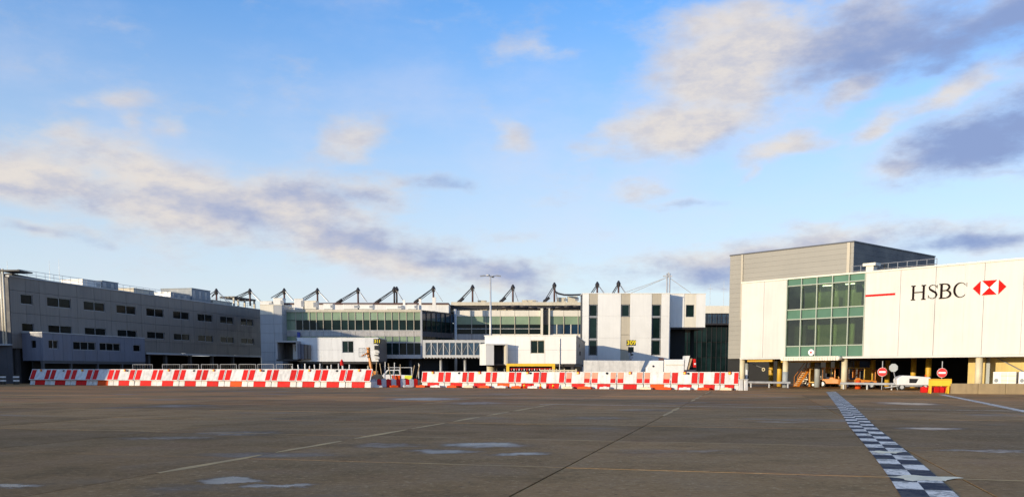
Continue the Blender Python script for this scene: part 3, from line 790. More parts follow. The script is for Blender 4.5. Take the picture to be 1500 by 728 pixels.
t = thing('drooping_roof_pipe', 'thick dark pipe drooping from a mast to the white block', 'pipe', at(812.7, 427, MY - 1), 0)
b0 = at(812.7, 427, MY - 1); b = MB()
for k in range(4): b.tube(at(*pp[k], MY-1) - b0, at(*pp[k+1], MY-1) - b0, .17, n=7)
b.build('pipe_run', 'dark_steel', t)

# tall white guyed mast behind the white block
p = at(978.7, 432, 150); p.z = 0
t = thing('guyed_white_pole', 'tall pale twin pole with guy wires above the white block', 'mast', p, 0)
h = at(978.7, 400.5, 150).z
for dx in (-.22, .22): MB().tube((dx,0,0), (dx,0,h), .13, n=8).build('pole', 'pale_steel', t, smooth=True)
MB().box(-.9, .6, -.1, .1, h-.55, h-.35).box(-.1,.1,-.1,.1,h-.4,h+.2).build('crosshead', 'pale_steel', t)
for x, y in ((915,428.5),(920,431),(1012,429)):
    q = at(x, y, 150); MB().tube((0,0,h-.6), (q.x-p.x, 0, q.z), .05, n=5).build('guy_wire', 'pale_steel', t)

# floodlight mast
p = gnd(718.7, 141)
t = thing('floodlight_mast', 'tall slim grey floodlight pole with four arms', 'street lamp', p, 0)
h = at(718.7, 404, 141).z
MB().tube((0,0,0), (0,0,h), .24, .12, 12).build('pole', 'pale_steel', t, smooth=True)
MB().box(-.4,.4,-.4,.4,0,.12).build('base_plate', 'grey_steel', t)
b = MB(); ends = []
for a in (0, 180, 75, 255):
    e = Vector((math.cos(rad(a))*1.15, math.sin(rad(a))*1.15, h + .05)); b.tube((0,0,h-.1), e, .05, n=6); ends.append((e, a))
b.build('arm', 'grey_steel', t)
for e, a in ends:
    d = Vector((math.cos(rad(a)), math.sin(rad(a)), 0)); s_ = Vector((-d.y, d.x, 0))*.16
    MB().hexa([e-d*.25-s_-Vector((0,0,.12)), e+d*.5-s_-Vector((0,0,.18)), e+d*.5+s_-Vector((0,0,.18)), e-d*.25+s_-Vector((0,0,.12))],
              [e-d*.25-s_+Vector((0,0,.08)), e+d*.5-s_-Vector((0,0,.02)), e+d*.5+s_-Vector((0,0,.02)), e-d*.25+s_+Vector((0,0,.08))]).build('lamp_head', 'grey_steel', t)

# ------------------------------------------------------------------ white block of stand 309
f9 = Fac(853, 132, 0)
w9 = f9.root('white_gate_block', 'white clad gate block with three tall window strips behind sign 309', 'building')
zt = f9.z(916, 430.2); XE = f9.x(980)
bx('core', 'panel_shade', w9, .05, XE-.05, .35, 5, 0, zt-.06)
def zz(y): return f9.z(916, y)
cols = [(853,862.3,'w'),(862.3,875.2,'s1'),(875.2,909,'w'),(909,922.5,'s2'),(922.5,954,'w'),(954,968,'s3'),(968,980,'w')]
for a, b_, k in cols:
    x0, x1 = f9.x(a), f9.x(b_)
    if k == 'w':
        for j in range(4): panel(w9, 'panel_white', x0, x1, zt*j/4, zt*(j+1)/4, 0, .3, (), .012)
    else:
        panel(w9, 'panel_beige', x0, x1, zz(446), zt, .06, .25, (), .03)
        if k == 's2':
            window(w9, x0+.1, x1-.1, zz(463.5), zz(446)-.03, .2, 1, 'glass_dark', 'grey_steel')
            for q0, q1 in ((463.5, 490), (490, 512), (512, 556)): panel(w9, 'panel_beige', x0, x1, max(0, zz(q1)), zz(q0)-.02, .06, .25, (), .03)
        else:
            for q0, q1 in ((446, 463.2), (464.6, 496), (497.8, 520)): window(w9, x0+.08, x1-.08, zz(q1), zz(q0)-.03, .2, 1, 'glass_dark', 'grey_steel')
            for q0, q1 in ((463.2, 464.6), (496, 497.8)): bx('transom', 'panel_pale', w9, x0, x1, .05, .3, zz(q1)+.01, zz(q0)-.01)
            panel(w9, 'panel_white', x0, x1, 0, zz(520)-.02, .06, .25, (), .03)
            bx('blind', 'glass_green', w9, x0+.16, x1-.16, .26, .29, zz(470), zz(466.5))
bx('coping', 'panel_white', w9, -.08, XE+.08, -.08, 5, zt, zt+.1)
for j in range(4): panel(w9, 'panel_white', XE-.05, XE+.2, zt*j/4, zt*(j+1)/4, .35, 1.5, (), .012, 'side_panel')
# overhanging right bay, set back
f10 = Fac(980, 134, 0)
xe0, xe1 = f10.x(980), f10.x(1032.5); zb_, zt2 = f10.z(1000, 479.3), f10.z(1000, 430.6)
ov = f10.root('overhanging_bay', 'white overhanging upper bay with one window, on the side of the white gate block', 'building extension')
hb = (f10.x(1004), f10.x(1016.3), f10.z(1010, 464.3), f10.z(1010, 446.3))
bx('core', 'panel_shade', ov, .25, xe1-.25, .35, 12, zb_, zt2-.05)
for a, b_, m in ((980.6,1001.5,'panel_white'),(1001.5,1018.7,'panel_cream'),(1018.7,1032.5,'panel_white')):
    panel(ov, m, f10.x(a), f10.x(b_), zb_, zt2, 0 if m == 'panel_white' else .05, .3, [hb], .02)
window(ov, *hb, .18, 1, 'glass_dark', 'grey_steel')
panel(ov, 'panel_white', xe1-.24, xe1-.01, zb_, zt2, .36, 11.6, (), .012, 'side_panel')
bx('soffit', 'dark_steel', ov, .1, xe1, .0, 12, zb_-.25, zb_-.003)
bx('coping', 'panel_white', ov, .1, xe1+.06, -.06, 12, zt2+.002, zt2+.1)
bx('support_wall', 'void_wall', ov, .3, 2.6, 1.5, 11, 0, zb_-.25)
for p in (1000, 1024): bx('column', 'void_wall', ov, f10.x(p)-.25, f10.x(p)+.25, 5, 5.5, 0, zb_-.25)

# rear wing seen between the bay and the grey tower
f11 = Fac(985, 172, 0)
rw = f11.root('rear_glass_wing', 'dark shaded glass wing with a cream top and walkway rail, behind the overhanging bay', 'building')
R1 = f11.x(1100)
zt = f11.z(1045, 446.8); zr_ = f11.z(1045, 458.5); zb2 = f11.z(1045, 474)
bx('top_wall', 'panel_cream', rw, 0, R1, 2, 14, zr_, zt)
bx('core', 'void_wall', rw, 0, R1, .6, 14, 0, zr_)
bx('walkway', 'dark_steel', rw, 0, R1, -1.5, .6, zb2 - .3, zb2)
for i in range(16):
    a, b_ = R1*i/16, R1*(i+1)/16
    bx('pane', 'glass_blue', rw, a+.05, b_-.05, .45, .5, zb2+.1, zr_-.15)
    for k in range(3):
        za, zbb = 1.2 + (zb2-1.7)*k/3, 1.2 + (zb2-1.7)*(k+1)/3
        bx('lower_pane', 'glass_dark', rw, a+.05, b_-.05, .45, .5, za, zbb-.1)
    bx('mullion', 'dark_steel', rw, a-.05, a+.05, .35, .6, 1, zr_)
guard(rw, [(0, -1.4, zb2), (R1, -1.4, zb2)], 1.7, 30, .03, 'dark_steel')
for p in (1040, 1060):
    t = thing('walkway_lamp_post', 'thin aerial pole rising behind the rear glass wing', 'antenna', f11.w(f11.x(p, 440, 6), 6, zt), 0, 'thin poles on the rear wing')
    MB().tube((0,0,0),(0,0,4.5 + (p > 1050)*.8), .04, .025, 6).build('pole', 'pale_steel', t); MB().box(-.5,.5,-.03,.03,3.6,3.66).build('crossbar', 'pale_steel', t)

# ------------------------------------------------------------------ boarding bridges
def text_mesh(s, size, depth, m, parent, loc, name='lettering', spacing=1.0):
    cu = bpy.data.curves.new('t', 'FONT'); cu.body = s; cu.size = size; cu.extrude = depth; cu.align_x = 'CENTER'; cu.align_y = 'CENTER'; cu.offset = size*.022
    cu.space_character = spacing
    o = bpy.data.objects.new('t', cu); COL.objects.link(o)
    dg = bpy.context.evaluated_depsgraph_get()
    me = bpy.data.meshes.new_from_object(o.evaluated_get(dg)); bpy.data.objects.remove(o)
    me.materials.clear(); me.materials.append(M[m])
    q = bpy.data.objects.new(name, me); COL.objects.link(q); q.parent = parent
    q.rotation_euler = (math.pi/2, 0, 0); q.location = loc
    return q

fb = Fac(436, 140, 0)
br = fb.root('boarding_bridge', 'white boarding bridge tunnel with paired window, open cab and sign 311', 'boarding bridge')
xR = fb.x(554); zt, zb_ = fb.z(500, 495.3), fb.z(500, 529.4)
x0w, x1w = fb.x(501.3), fb.x(517.8); hw_ = (x0w, x1w, fb.z(510, 516.5), fb.z(510, 499.3))
bx('core', 'panel_shade', br, .1, xR-.1, .3, 9.5, zb_+.05, zt-.05)
pe = [0, fb.x(453), fb.x(470), fb.x(486), fb.x(500.6), fb.x(518.5), fb.x(536), xR]
for i in range(len(pe)-1):
    for za, zc_ in ((zb_, (zb_+zt)/2), ((zb_+zt)/2, zt)): panel(br, 'panel_cool', pe[i], pe[i+1], za, zc_, 0, .28, [hw_], .014)
window(br, *hw_, .14, 2, 'glass_dark')
for j in range(3): panel(br, 'panel_grey', xR-.28, xR, zb_, zt, .28+3.1*j, 3.08, (), .02, 'side_panel')  # shade of this side face is put into greyer panels
bx('roof', 'panel_cool', br, -.05, xR+.05, -.05, 9.6, zt+.004, zt+.12)
bx('underframe', 'dark_steel', br, .2, xR-.2, .3, 9, zb_-.35, zb_)
for p in (467, 536): MB().tube((fb.x(p), 2, 0), (fb.x(p), 2, zb_-.3), .18, n=10).build('support_leg', 'pale_steel', br, smooth=True)
bx('support_tower', 'dark_steel', br, 3.5, 8.5, 4, 6, 0, zb_-.3)
# open cab
cx0, cx1 = fb.x(404.5, 510, -2), fb.x(435.5, 510, -2); cz0, cz1 = fb.z(420, 528, -2), fb.z(420, 500, -2)
cb = bx('cab_roof', 'panel_pale', br, cx0-.1, cx1+.1, -2.15, 3, cz1-.12, cz1+.12)
bx('cab_floor', 'dark_steel', br, cx0, cx1, -2, 3, cz0-.05, cz0+.22)
bx('cab_side', 'panel_pale', br, cx0, cx0+.2, -2, 3, cz0+.22, cz1-.12)
bx('cab_side', 'panel_pale', br, cx1-.2, cx1, -2, 3, cz0+.22, cz1-.12)
bx('cab_back', 'panel_shade', br, cx0+.2, cx1-.2, 2.2, 2.4, cz0+.22, cz1-.12)
bx('cab_screen', 'panel_cool', br, cx0+1.9, cx1-.2, .8, .92, cz0+.22, cz1-.3)
bx('cab_window', 'glass_dark', br, cx1-.95, cx1-.45, .74, .8, cz0+1.5, cz1-.6)
bx('cab_door', 'sign_black', br, cx0+.7, cx0+1.7, 2.1, 2.19, cz0+.22, cz1-.5)
for k in range(4):
    a = cx1 + .02 + k*.42
    bx('bellows_fold', 'panel_blue' if k < 2 else 'panel_grey', br, a, a+.4, -1.9+.35*k, 2.2, cz0+.25, cz1-.35-.04*k)
sg_ = bx('sign_board', 'sign_black', br, fb.x(547.3,500,-.4), fb.x(558.5,500,-.4), -.5, -.35, fb.z(552,503.6,-.4), fb.z(552,496.2,-.4))
MB().tube((fb.x(550,500,-.4), -.2, fb.z(552,500)), (fb.x(550,500,-.4), .05, fb.z(552,500)), .08, n=6).build('sign_bracket', 'dark_steel', br)
text_mesh('311', .68, .01, 'sign_yellow', br, (fb.x(552.8,500,-.4), -.515, fb.z(552,499.9,-.4)), 'stand_number')
for y0, y1, m in ((506,512,'sign_black'),(514,517,'plastic_white'),(519.5,521,'dark_steel'),(522.5,525.5,'plastic_white')):
    bx('guidance_box', m, br, fb.x(548.5,510,-.4), fb.x(555.5,510,-.4), -.5, -.012, fb.z(552,y1,-.4), fb.z(552,y0,-.4))

# stand 309 bridge
fp = Fac(710, 105, rad(-7))
b9 = fp.root('boarding_bridge', 'cream white boarding bridge with hooded dark cab, beside the white gate block', 'boarding bridge')
xR = fp.x(844); zt, zb_ = fp.z(780, 492.2), fp.z(780, 532.8)
hw_ = (fp.x(777.3), fp.x(797.7), fp.z(787, 517.6), fp.z(787, 498.2))
bx('core', 'panel_shade', b9, .1, xR-.1, .3, 26, zb_+.05, zt-.05)
pe = [fp.x(p) for p in (710, 732, 755, 776.6, 798.4, 820, 844)]
for i in range(len(pe)-1):
    for za, zc_ in ((zb_, zb_+(zt-zb_)*.5), (zb_+(zt-zb_)*.5, zt)): panel(b9, 'panel_white', pe[i], pe[i+1], za, zc_, 0, .28, [hw_], .014)
window(b9, *hw_, .14, 2, 'glass_dark', 'panel_beige')
for j in range(6): panel(b9, 'panel_grey', xR-.28, xR, zb_, zt, .28+4.2*j, 4.18, (), .025, 'side_panel')  # face turned from the sun: its shade is painted as grey panels
bx('side_vent', 'sign_black', b9, xR+.002, xR+.05, 8, 10, zt-1.1, zt-.7); bx('side_lamp', 'sign_black', b9, xR+.002, xR+.12, 8.6, 9.1, zt-2.1, zt-1.6)
bx('roof', 'panel_white', b9, -.05, xR+.05, -.06, 26, zt+.004, zt+.12)
bx('underframe', 'dark_steel', b9, .3, xR-.2, .4, 25, zb_-.3, zb_)
MB().tube((fp.x(820), -.1, .0), (fp.x(820), -.1, zt-.3), .05, n=6).build('rain_pipe', 'grey_steel', b9)
MB().tube((fp.x(717.5), .9, 0), (fp.x(717.5), .9, zb_-.25), .48, n=14).build('support_leg', 'column_cream', b9, smooth=True)
for p in (711.5, 724.7, 737): MB().tube((fp.x(p), 1.4, 0), (fp.x(p), 1.4, zb_-.25), .1, n=8).build('side_strut', 'column_cream' if p < 730 else 'grey_steel', b9, smooth=True)
bx('rear_support', 'dark_steel', b9, 4, 8, 12, 16, 0, zb_-.3)
# hooded cab: a canted open hood facing right of the camera
hx = fp.x(705.5, 515, -1.6); ca = rad(24)
H0, H1 = zb_-.15, zt-1.05
R = lambda x, y: (hx + x*math.cos(ca) - y*math.sin(ca), -.9 + x*math.sin(ca) + y*math.cos(ca))
def hood(name, m, x0, x1, y0, y1, z0, z1, lean=0):
    q = [R(x0,y0), R(x1,y0), R(x1,y1), R(x0,y1)]
    MB().hexa([(a, c - 0, z0) for a, c in q], [(a, c + lean, z1) for a, c in q]).build(name, m, b9)
hood('hood_side', 'panel_white', 0, .16, -1.5, 1.3, H0, H1)
hood('hood_front', 'panel_white', .16, .95, -1.5, -1.34, H0, H1)
hood('hood_side', 'panel_cream', 2.35, 2.6, -1.5, .2, H0, H1)
hood('hood_roof', 'panel_white', -.03, 2.63, -1.55, 1.3, H1, H1+.14)
hood('hood_floor', 'dark_steel', .16, 2.35, -1.3, 1.2, H0, H0+.12)
hood('hood_interior', 'void', .17, 2.34, -.4, -.3, H0+.12, H1)  # black sheet just inside the opening stands in for the hood's inner shade
hood('hood_lining', 'void', .17, .2, -1.3, -.4, H0+.12, H1-.02)
hood('hood_lining', 'void', .2, 2.3, -1.3, -.4, H1-.05, H1-.02)

# ------------------------------------------------------------------ glazed link corridor
fk = Fac(619.5, 128, 0)
lk = fk.root('glazed_link_corridor', 'long glazed corridor bridge with zigzag bracing on white columns', 'footbridge')
xR = fk.x(712); za, zb_ = fk.z(660, 497.8), fk.z(660, 523.4); zg1, zg0 = fk.z(660, 501.9), fk.z(660, 519.8)
bx('roof', 'pale_steel', lk, 0, xR, 0, 3.2, zg1, za); bx('floor', 'pale_steel', lk, 0, xR, 0, 3.2, zb_, zg0)
ms = spaced(.35, xR, 10)
for i in range(10):
    a, b_ = ms[i], ms[i+1]
    bx('pane', 'glass_blue', lk, a+.05, b_-.05, .14, .17, zg0, zg1)
    bx('mullion', 'pale_steel', lk, a-.07, a+.07, .02, .2, zg0, zg1)
    p0, p1 = (zg0, zg1) if i % 2 == 0 else (zg1, zg0)
    MB().tube((a, .1, p0), (b_, .1, p1), .035, n=5).build('brace', 'grey_steel', lk)
    bx('rear_pane', 'glass_dark', lk, a+.05, b_-.05, 3.0, 3.05, zg0, zg1)
bx('end_post', 'pale_steel', lk, 0, .35, 0, 3.2, zg0, zg1)
n = 20
for i in range(n): MB().tube(((i+.5)*xR/n, -.02, zb_-.02), ((i+.5)*xR/n, 3.2, zb_-.02), .11, n=8).build('deck_rib', 'pale_steel', lk)
for p in (644.3, 680.3): MB().tube((fk.x(p), 1.6, 0), (fk.x(p), 1.6, zb_), .2, n=12).build('column', 'panel_pale', lk, smooth=True)

# stand number sign 309
p = gnd(924, 118)
t = thing('stand_sign', 'black sign with yellow number 309 on a post with a screen', 'sign', p, 0)
def z9(y): return at(924, y, 118).z
s9 = 118/FPX
MB().tube((0,.1,0),(0,.1,z9(507)), .11, n=8).build('post', 'grey_steel', t)
MB().box(-6.6*s9, 6.8*s9, -.12, .1, z9(506), z9(498)).build('sign_board', 'sign_black', t)
text_mesh('309', .80, .01, 'sign_yellow', t, (.0, -.135, z9(502)), 'stand_number', 1.02)
MB().box(-4.4*s9, 3.6*s9, -.25, .0, z9(516), z9(508)).build('screen_box', 'sign_black', t); MB().box(-3.6*s9, 2.8*s9, -.262, -.252, z9(515), z9(509)).build('screen', 'glass_dark', t)
for y0, y1, a, b_ in ((517,521,-4,-1),(518,520.5,.5,3),(521.5,525,-1.5,3)): MB().box(a*s9, b_*s9, -.2, .05, z9(y1), z9(y0)).build('equipment_box', 'sign_black' if a > 0 else 'plastic_grey', t)

# ------------------------------------------------------------------ white clad building with the letters
fh = Fac(1084, 90, math.atan2(-1.004, .871))
hb_ = fh.root('white_clad_building', 'big white clad building on columns with red and black lettering', 'building')
XH = fh.x(1620); zt = .5*(fh.z(1084, 415.4) + fh.z(1500, 380.2)); zb_ = .5*(fh.z(1084, 523) + fh.z(1500, 519.6))
DEP = 26.0
gx = [fh.x(p, 450) for p in (1152.4, 1173.5, 1196, 1218.7, 1242.7, 1266.4)]
GY = [fh.z(1153, y) for y in (521, 508, 506.6, 469, 467.5, 455, 453.5, 420.3, 418.8, 412)]
seams = [0, fh.x(1117.5)] ; sm2 = [gx[-1], fh.x(1316), fh.x(1367), fh.x(1409.5), fh.x(1438), fh.x(1495), fh.x(1545), XH]
for a, b_ in ((0, seams[1]), (seams[1], gx[0])): panel(hb_, 'panel_ivory', a, b_, zb_, zt, 0, .22, (), .022)
for i in range(len(sm2)-1): panel(hb_, 'panel_ivory', sm2[i], sm2[i+1], zb_, zt, 0, .22, (), .022)
bx('core', 'panel_shade', hb_, .02, gx[0], .23, 3, zb_+.02, zt-.05)
bx('core', 'panel_shade', hb_, gx[-1], XH, .23, DEP, zb_+.02, zt-.05)
bx('roof', 'roof_felt', hb_, .02, gx[-1], .23, 3, zt-.05, zt); 
bx('coping', 'panel_cream', hb_, -.06, XH, -.08, .5, zt+.002, zt+.14)
bx('base_trim', 'panel_ivory', hb_, -.03, XH, -.06, .24, zb_-.18, zb_)
# glazed bay with a real room behind each floor
bx('room_back', 'room_wall', hb_, gx[0]-.0, gx[-1], 8.6, 8.8, zb_, zt-.05)
bx('room_floor', 'room_floor', hb_, gx[0], gx[-1], .3, 8.6, zb_+.02, GY[1])
bx('room_ceiling', 'room_wall', hb_, gx[0], gx[-1], .3, 8.6, GY[8], zt-.051)
bx('middle_floor', 'room_floor', hb_, gx[0], gx[-1], .3, 8.6, GY[3], GY[6])
for i, x in enumerate(spaced(gx[0]+1.6, gx[-1]-1, 3)):
    for z0, z1 in ((GY[1], GY[3]), (GY[6], GY[8])): MB().tube((x, 3.2, z0), (x, 3.2, z1), .22, n=10).build('room_column', 'panel_cream', hb_, smooth=True)
for i in range(4):
    x = gx[2] + i*2.3
    bx('room_desk', 'panel_beige', hb_, x, x+.9, 2.4, 3.0, GY[6], GY[6]+1.1 + .3*(i%2))
    bx('room_light', 'lamp_glow', hb_, x-.6, x+.3, 2.0, 2.1, GY[8]-.1, GY[8]-.02)
MB().tube((gx[4]+.4, 1.4, GY[8]), (gx[5]-.4, 1.4, GY[6]+1), .1, n=8).build('room_brace', 'panel_pale', hb_)
bx('room_screen', 'panel_shade', hb_, gx[0]+.3, gx[0]+1.6, 1.0, 1.15, GY[1], GY[1]+2.0)
bx('room_partition', 'panel_cream', hb_, gx[2]+.5, gx[3]-.3, 5.5, 5.6, GY[1], GY[3]); bx('room_partition', 'panel_cream', hb_, gx[1]+.2, gx[2]-.4, 6.0, 6.1, GY[6], GY[6]+1.7)
for i in range(5):
    a, b_ = gx[i], gx[i+1]
    for z0, z1, m, nm in ((zb_+.02, GY[1], 'glass_green', 'spandrel'), (GY[2], GY[3], 'glass_clear', 'pane'), (GY[4], GY[5], 'glass_green', 'spandrel'), (GY[6], GY[7], 'glass_clear', 'pane'), (GY[8], zt, 'glass_green', 'spandrel')):
        bx(nm, m, hb_, a+.06, b_-.06, .1, .125, z0, z1)
for x in gx: bx('mullion', 'frame_green', hb_, x-.045, x+.045, -.06, .2, zb_, zt)
for z in (GY[1], GY[3], GY[5], GY[7]): bx('transom', 'frame_green', hb_, gx[0]+.07, gx[-1]-.07, -.03, .18, z+.0, z+.09)
# scalloped canopy edge
b = MB(); n = 22
for i in range(n):
    xx = gx[0] + (fh.x(1235)-gx[0])*(i+.5)/n; MB().tube((xx, -.75, zb_-.16), (xx, -.08, zb_-.16), .2, n=10).build('canopy_rib', 'panel_cream', hb_, smooth=True)
q = fh.st(1188.3, 516, -.1)
MB().disc((q[0], -.1, q[1]), (0,1,0), .3, .06, 20).build('round_badge', 'sign_white', hb_); MB().disc((q[0], -.15, q[1]), (0,1,0), .1, .03, 12).build('badge_centre', 'sign_red', hb_)
# undercroft
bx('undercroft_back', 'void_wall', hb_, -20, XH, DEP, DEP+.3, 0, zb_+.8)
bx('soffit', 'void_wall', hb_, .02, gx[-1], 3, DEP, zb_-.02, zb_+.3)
bx('soffit_beam', 'column_yellow', hb_, fh.x(1091), fh.x(1128), .5, .9, zb_-.42, zb_-.2); bx('soffit_beam', 'column_yellow', hb_, fh.x(1133), fh.x(1203), 1.4, 1.8, zb_-.5, zb_-.2)
for p, m in ((1087, 'column_cream'), (1150.3, 'column_cream'), (1236.5, 'column_cream'), (1433.5, 'column_cream'), (1530, 'column_cream')):
    MB().tube((fh.x(p,545,.5), .55, 0), (fh.x(p,545,.5), .55, zb_-.18), .28, n=16).build('column', m, hb_, smooth=True)
x = fh.x(1150.3,545,.5); MB().tube((x,.55,.0),(x,.55,1.55),.292,n=16).build('column_sleeve','column_grey',hb_,smooth=True)
for p, d in ((1129.5, 9), (1142, 6), (1190.5, 9.5), (1213, 7.5), (1226, 13), (1278, 9), (1338, 10), (1360, 6.5), (1300, 14), (1255, 15)):
    x = fh.x(p, 545, d); MB().tube((x, d, 0), (x, d, zb_), .26, n=12).build('inner_column', 'column_yellow', hb_, smooth=True)
# yellow rear wall on the right, with a grey gap
xl = fh.x(1418, 540, 3.2); xg0, xg1 = fh.x(1442.5, 540, 3.2), fh.x(1450, 540, 3.2)
for a, b_, m, d in ((xl, xg0, 'yellow_wall', 3.2), (xg0, xg1, 'column_grey', 3.5), (xg1, XH, 'yellow_wall', 3.2)): bx('rear_wall', m, hb_, a, b_, d, d+.3, 0, zb_-.02)
MB().tube((fh.x(1440), 2.9, zb_-.2), (fh.x(1495), 2.9, 1.2), .05, n=6).build('slanting_pipe', 'grey_steel', hb_)
# roof rail and vent
guard(hb_, [(fh.x(1248, 395, 2.6), 2.6, zt), (fh.x(1372, 395, 2.6), 2.6, zt)], 1.0, 9, .03, 'grey_steel')
x = fh.x(1276, 392, 1.6)
t = thing('rooftop_vent', 'small cream mushroom vent at the white clad building roof rail', 'roof plant', fh.w(x, 1.7, zt), fh.ang)
MB().box(-.35,.35,-.35,.35,0,.75).build('stack','panel_cream',t); MB().box(-.6,.6,-.5,.5,.75,1.0).build('hood','panel_cream',t)

# lettering
def stroke(pts, ws, m, name, y=-.03, th=.035):
    n = len(pts); Lp, Rp = [], []
    for i in range(n):
        a, c = Vector(pts[max(i-1,0)]), Vector(pts[min(i+1,n-1)]); d = (c-a).normalized(); nn = Vector((-d.y, d.x))*ws[i]/2; p = Vector(pts[i])
        Lp.append(p+nn); Rp.append(p-nn)
    b = MB()
    for i in range(n-1):
        q = [Lp[i], Lp[i+1], Rp[i+1], Rp[i]]
        b.hexa([(v.x, y, v.y) for v in q], [(v.x, y+th, v.y) for v in q])
    return b
ta, tb = fh.x(1334.7, 429), fh.x(1419.5, 425); zl0, zl1 = fh.z(1345, 439.2), fh.z(1345, 418.2); CHh = zl1 - zl0; TW = tb - ta
def LX(u): return ta + TW*u
def letter(name, strokes):
    b = MB()
    for pts, ws in strokes:
        s_ = stroke([(LX(u), zl0 + CHh*v) for u, v in pts], [w*CHh for w in ws], None, name); b.add(s_.v, s_.f)
    return b.build(name, 'letter_dark', hb_)
K, T = .155, .075
def seg(p, q, w): return ([p, q], [w, w])
letter('letter_h', [seg((.04,0),(.04,1),K), seg((.225,0),(.225,1),K), seg((.04,.52),(.225,.52),T),
    seg((.0,.02),(.08,.02),T), seg((.0,.98),(.08,.98),T), seg((.185,.02),(.265,.02),T), seg((.185,.98),(.265,.98),T)])
sp = [(.455,.79),(.43,.91),(.385,.965),(.345,.93),(.322,.82),(.335,.68),(.385,.55),(.435,.43),(.455,.29),(.44,.13),(.395,.035),(.345,.06),(.312,.22)]
letter('letter_s', [(sp, [.03,.045,.05,.07,.10,.13,.15,.14,.11,.08,.055,.05,.03]), seg((.458,.72),(.458,.95),.035), seg((.31,.05),(.31,.29),.035)])
bw = lambda c0, c1, r, z0, z1: ([(c0 + (c1-c0)*math.sin(t*math.pi/12), (z0+z1)/2 - (z1-z0)/2*math.cos(t*math.pi/12)) for t in range(13)], [.05+.09*math.sin(t*math.pi/12) for t in range(13)])
letter('letter_b', [seg((.535,0),(.535,1),K), seg((.495,.02),(.60,.02),T), seg((.495,.98),(.60,.98),T), seg((.54,.53),(.60,.53),T), bw(.59,.668,0,.53,.975), bw(.60,.69,0,.025,.53)])
cp = [(.86 + .105*1.0*math.cos(rad(a)), .5 + .485*math.sin(rad(a))) for a in range(40, 321, 14)]
letter('letter_c', [(cp, [.045+.10*max(0,math.cos(rad(a-180)))**1 for a in range(40,321,14)]), seg((.962,.70),(.962,.97),.035)])
lx = [fh.x(p, 421) for p in (1425.3, 1437.5, 1462, 1474.3)]; lz0, lz1 = fh.z(1449, 431.7), fh.z(1449, 410.8); lc = (lz0+lz1)/2; mxx = (lx[1]+lx[2])/2
def tri(name, pts, m='logo_red', y=-.045):
    MB().prism(pts, y, y+.05).build(name, m, hb_)
g_ = .06
tri('emblem_field', [(lx[1]+.02, lz0+.02), (lx[2]-.02, lz0+.02), (lx[2]-.02, lz1-.02), (lx[1]+.02, lz1-.02)], 'sign_white', -.03) 
tri('emblem_triangle', [(lx[0], lc), (lx[1]-g_, lz0), (lx[1]-g_, lz1)], y=-.06); tri('emblem_triangle', [(lx[3], lc), (lx[2]+g_, lz1), (lx[2]+g_, lz0)], y=-.06)
tri('emblem_triangle', [(lx[1]+g_, lz0), (lx[2]-g_, lz0), (mxx, lc)], y=-.09); tri('emblem_triangle', [(lx[1]+g_, lz1), (mxx, lc), (lx[2]-g_, lz1)], y=-.09)
rl0, rl1 = fh.st(1268, 433.4), fh.st(1311.5, 430.6)
bx('red_stripe', 'logo_red', hb_, rl0[0], rl1[0], -.03, -.002, (rl0[1]+rl1[1])/2-.09, (rl0[1]+rl1[1])/2+.09)

# grey ribbed tower standing behind it
SET = 3.1
ft = Fac(1084, 90, fh.ang); ft.o = fh.o + fh.ey*SET
ta_, tb_ = ft.x(1067), ft.x(1246); zt_ = .5*(ft.z(1070, 375.4) + ft.z(1246, 355.2))
tw = thing('grey_plant_tower', 'tall grey ribbed plant tower behind the white clad building', 'building', ft.w(ta_, 0, 0), ft.ang)
Lw = tb_ - ta_
dz_ = zb_ - .05; tdep = 17.0
bx('core', 'tower_clad', tw, .12, Lw-.12, .15, tdep, dz_, zt_-.1)
nr = 22
for i in range(nr):
    z0 = dz_ + (zt_-dz_)*i/nr; h = (zt_-dz_)/nr
    MB().prism([(0,0)]*0 or [(0, z0), (Lw, z0), (Lw, z0+h-.010), (0, z0+h-.010)], 0, .14).build('cladding_rib', 'tower_clad', tw)
    bx('side_rib', 'tower_dark', tw, Lw-.11, Lw, .16, tdep, z0, z0+h-.010)  # unlit side: shade put into a darker copy of the cladding colour
    bx('left_rib', 'tower_clad', tw, 0, .11, .16, tdep, z0, z0+h-.010)
bx('roof_cap', 'tower_dark', tw, -.06, Lw+.06, -.06, tdep+.05, zt_, zt_+.12)
for p, w in ((1088, .22), (1243.3, .3)): x = ft.x(p, 380)-ta_; MB().box(x-w/2, x+w/2, -.1, -.002, dz_+4, zt_).build('downpipe', 'panel_beige', tw)
x = 6.2; bx('side_door', 'sign_black', tw, Lw+.004, Lw+.05, 6.0, 7.2, zt_-3.2, zt_-1.6)
bx('soffit', 'void_wall', tw, .1, Lw-.1, .2, tdep-.1, dz_-.2, dz_)
for yy in (2.5, 9): MB().tube((.6, yy, 0), (.6, yy, dz_-.2), .3, n=12).build('leg', 'column_grey', tw, smooth=True)
for yy in (2.5, 9): MB().tube((9, yy, 0), (9, yy, dz_-.2), .3, n=12).build('leg', 'column_grey', tw, smooth=True)
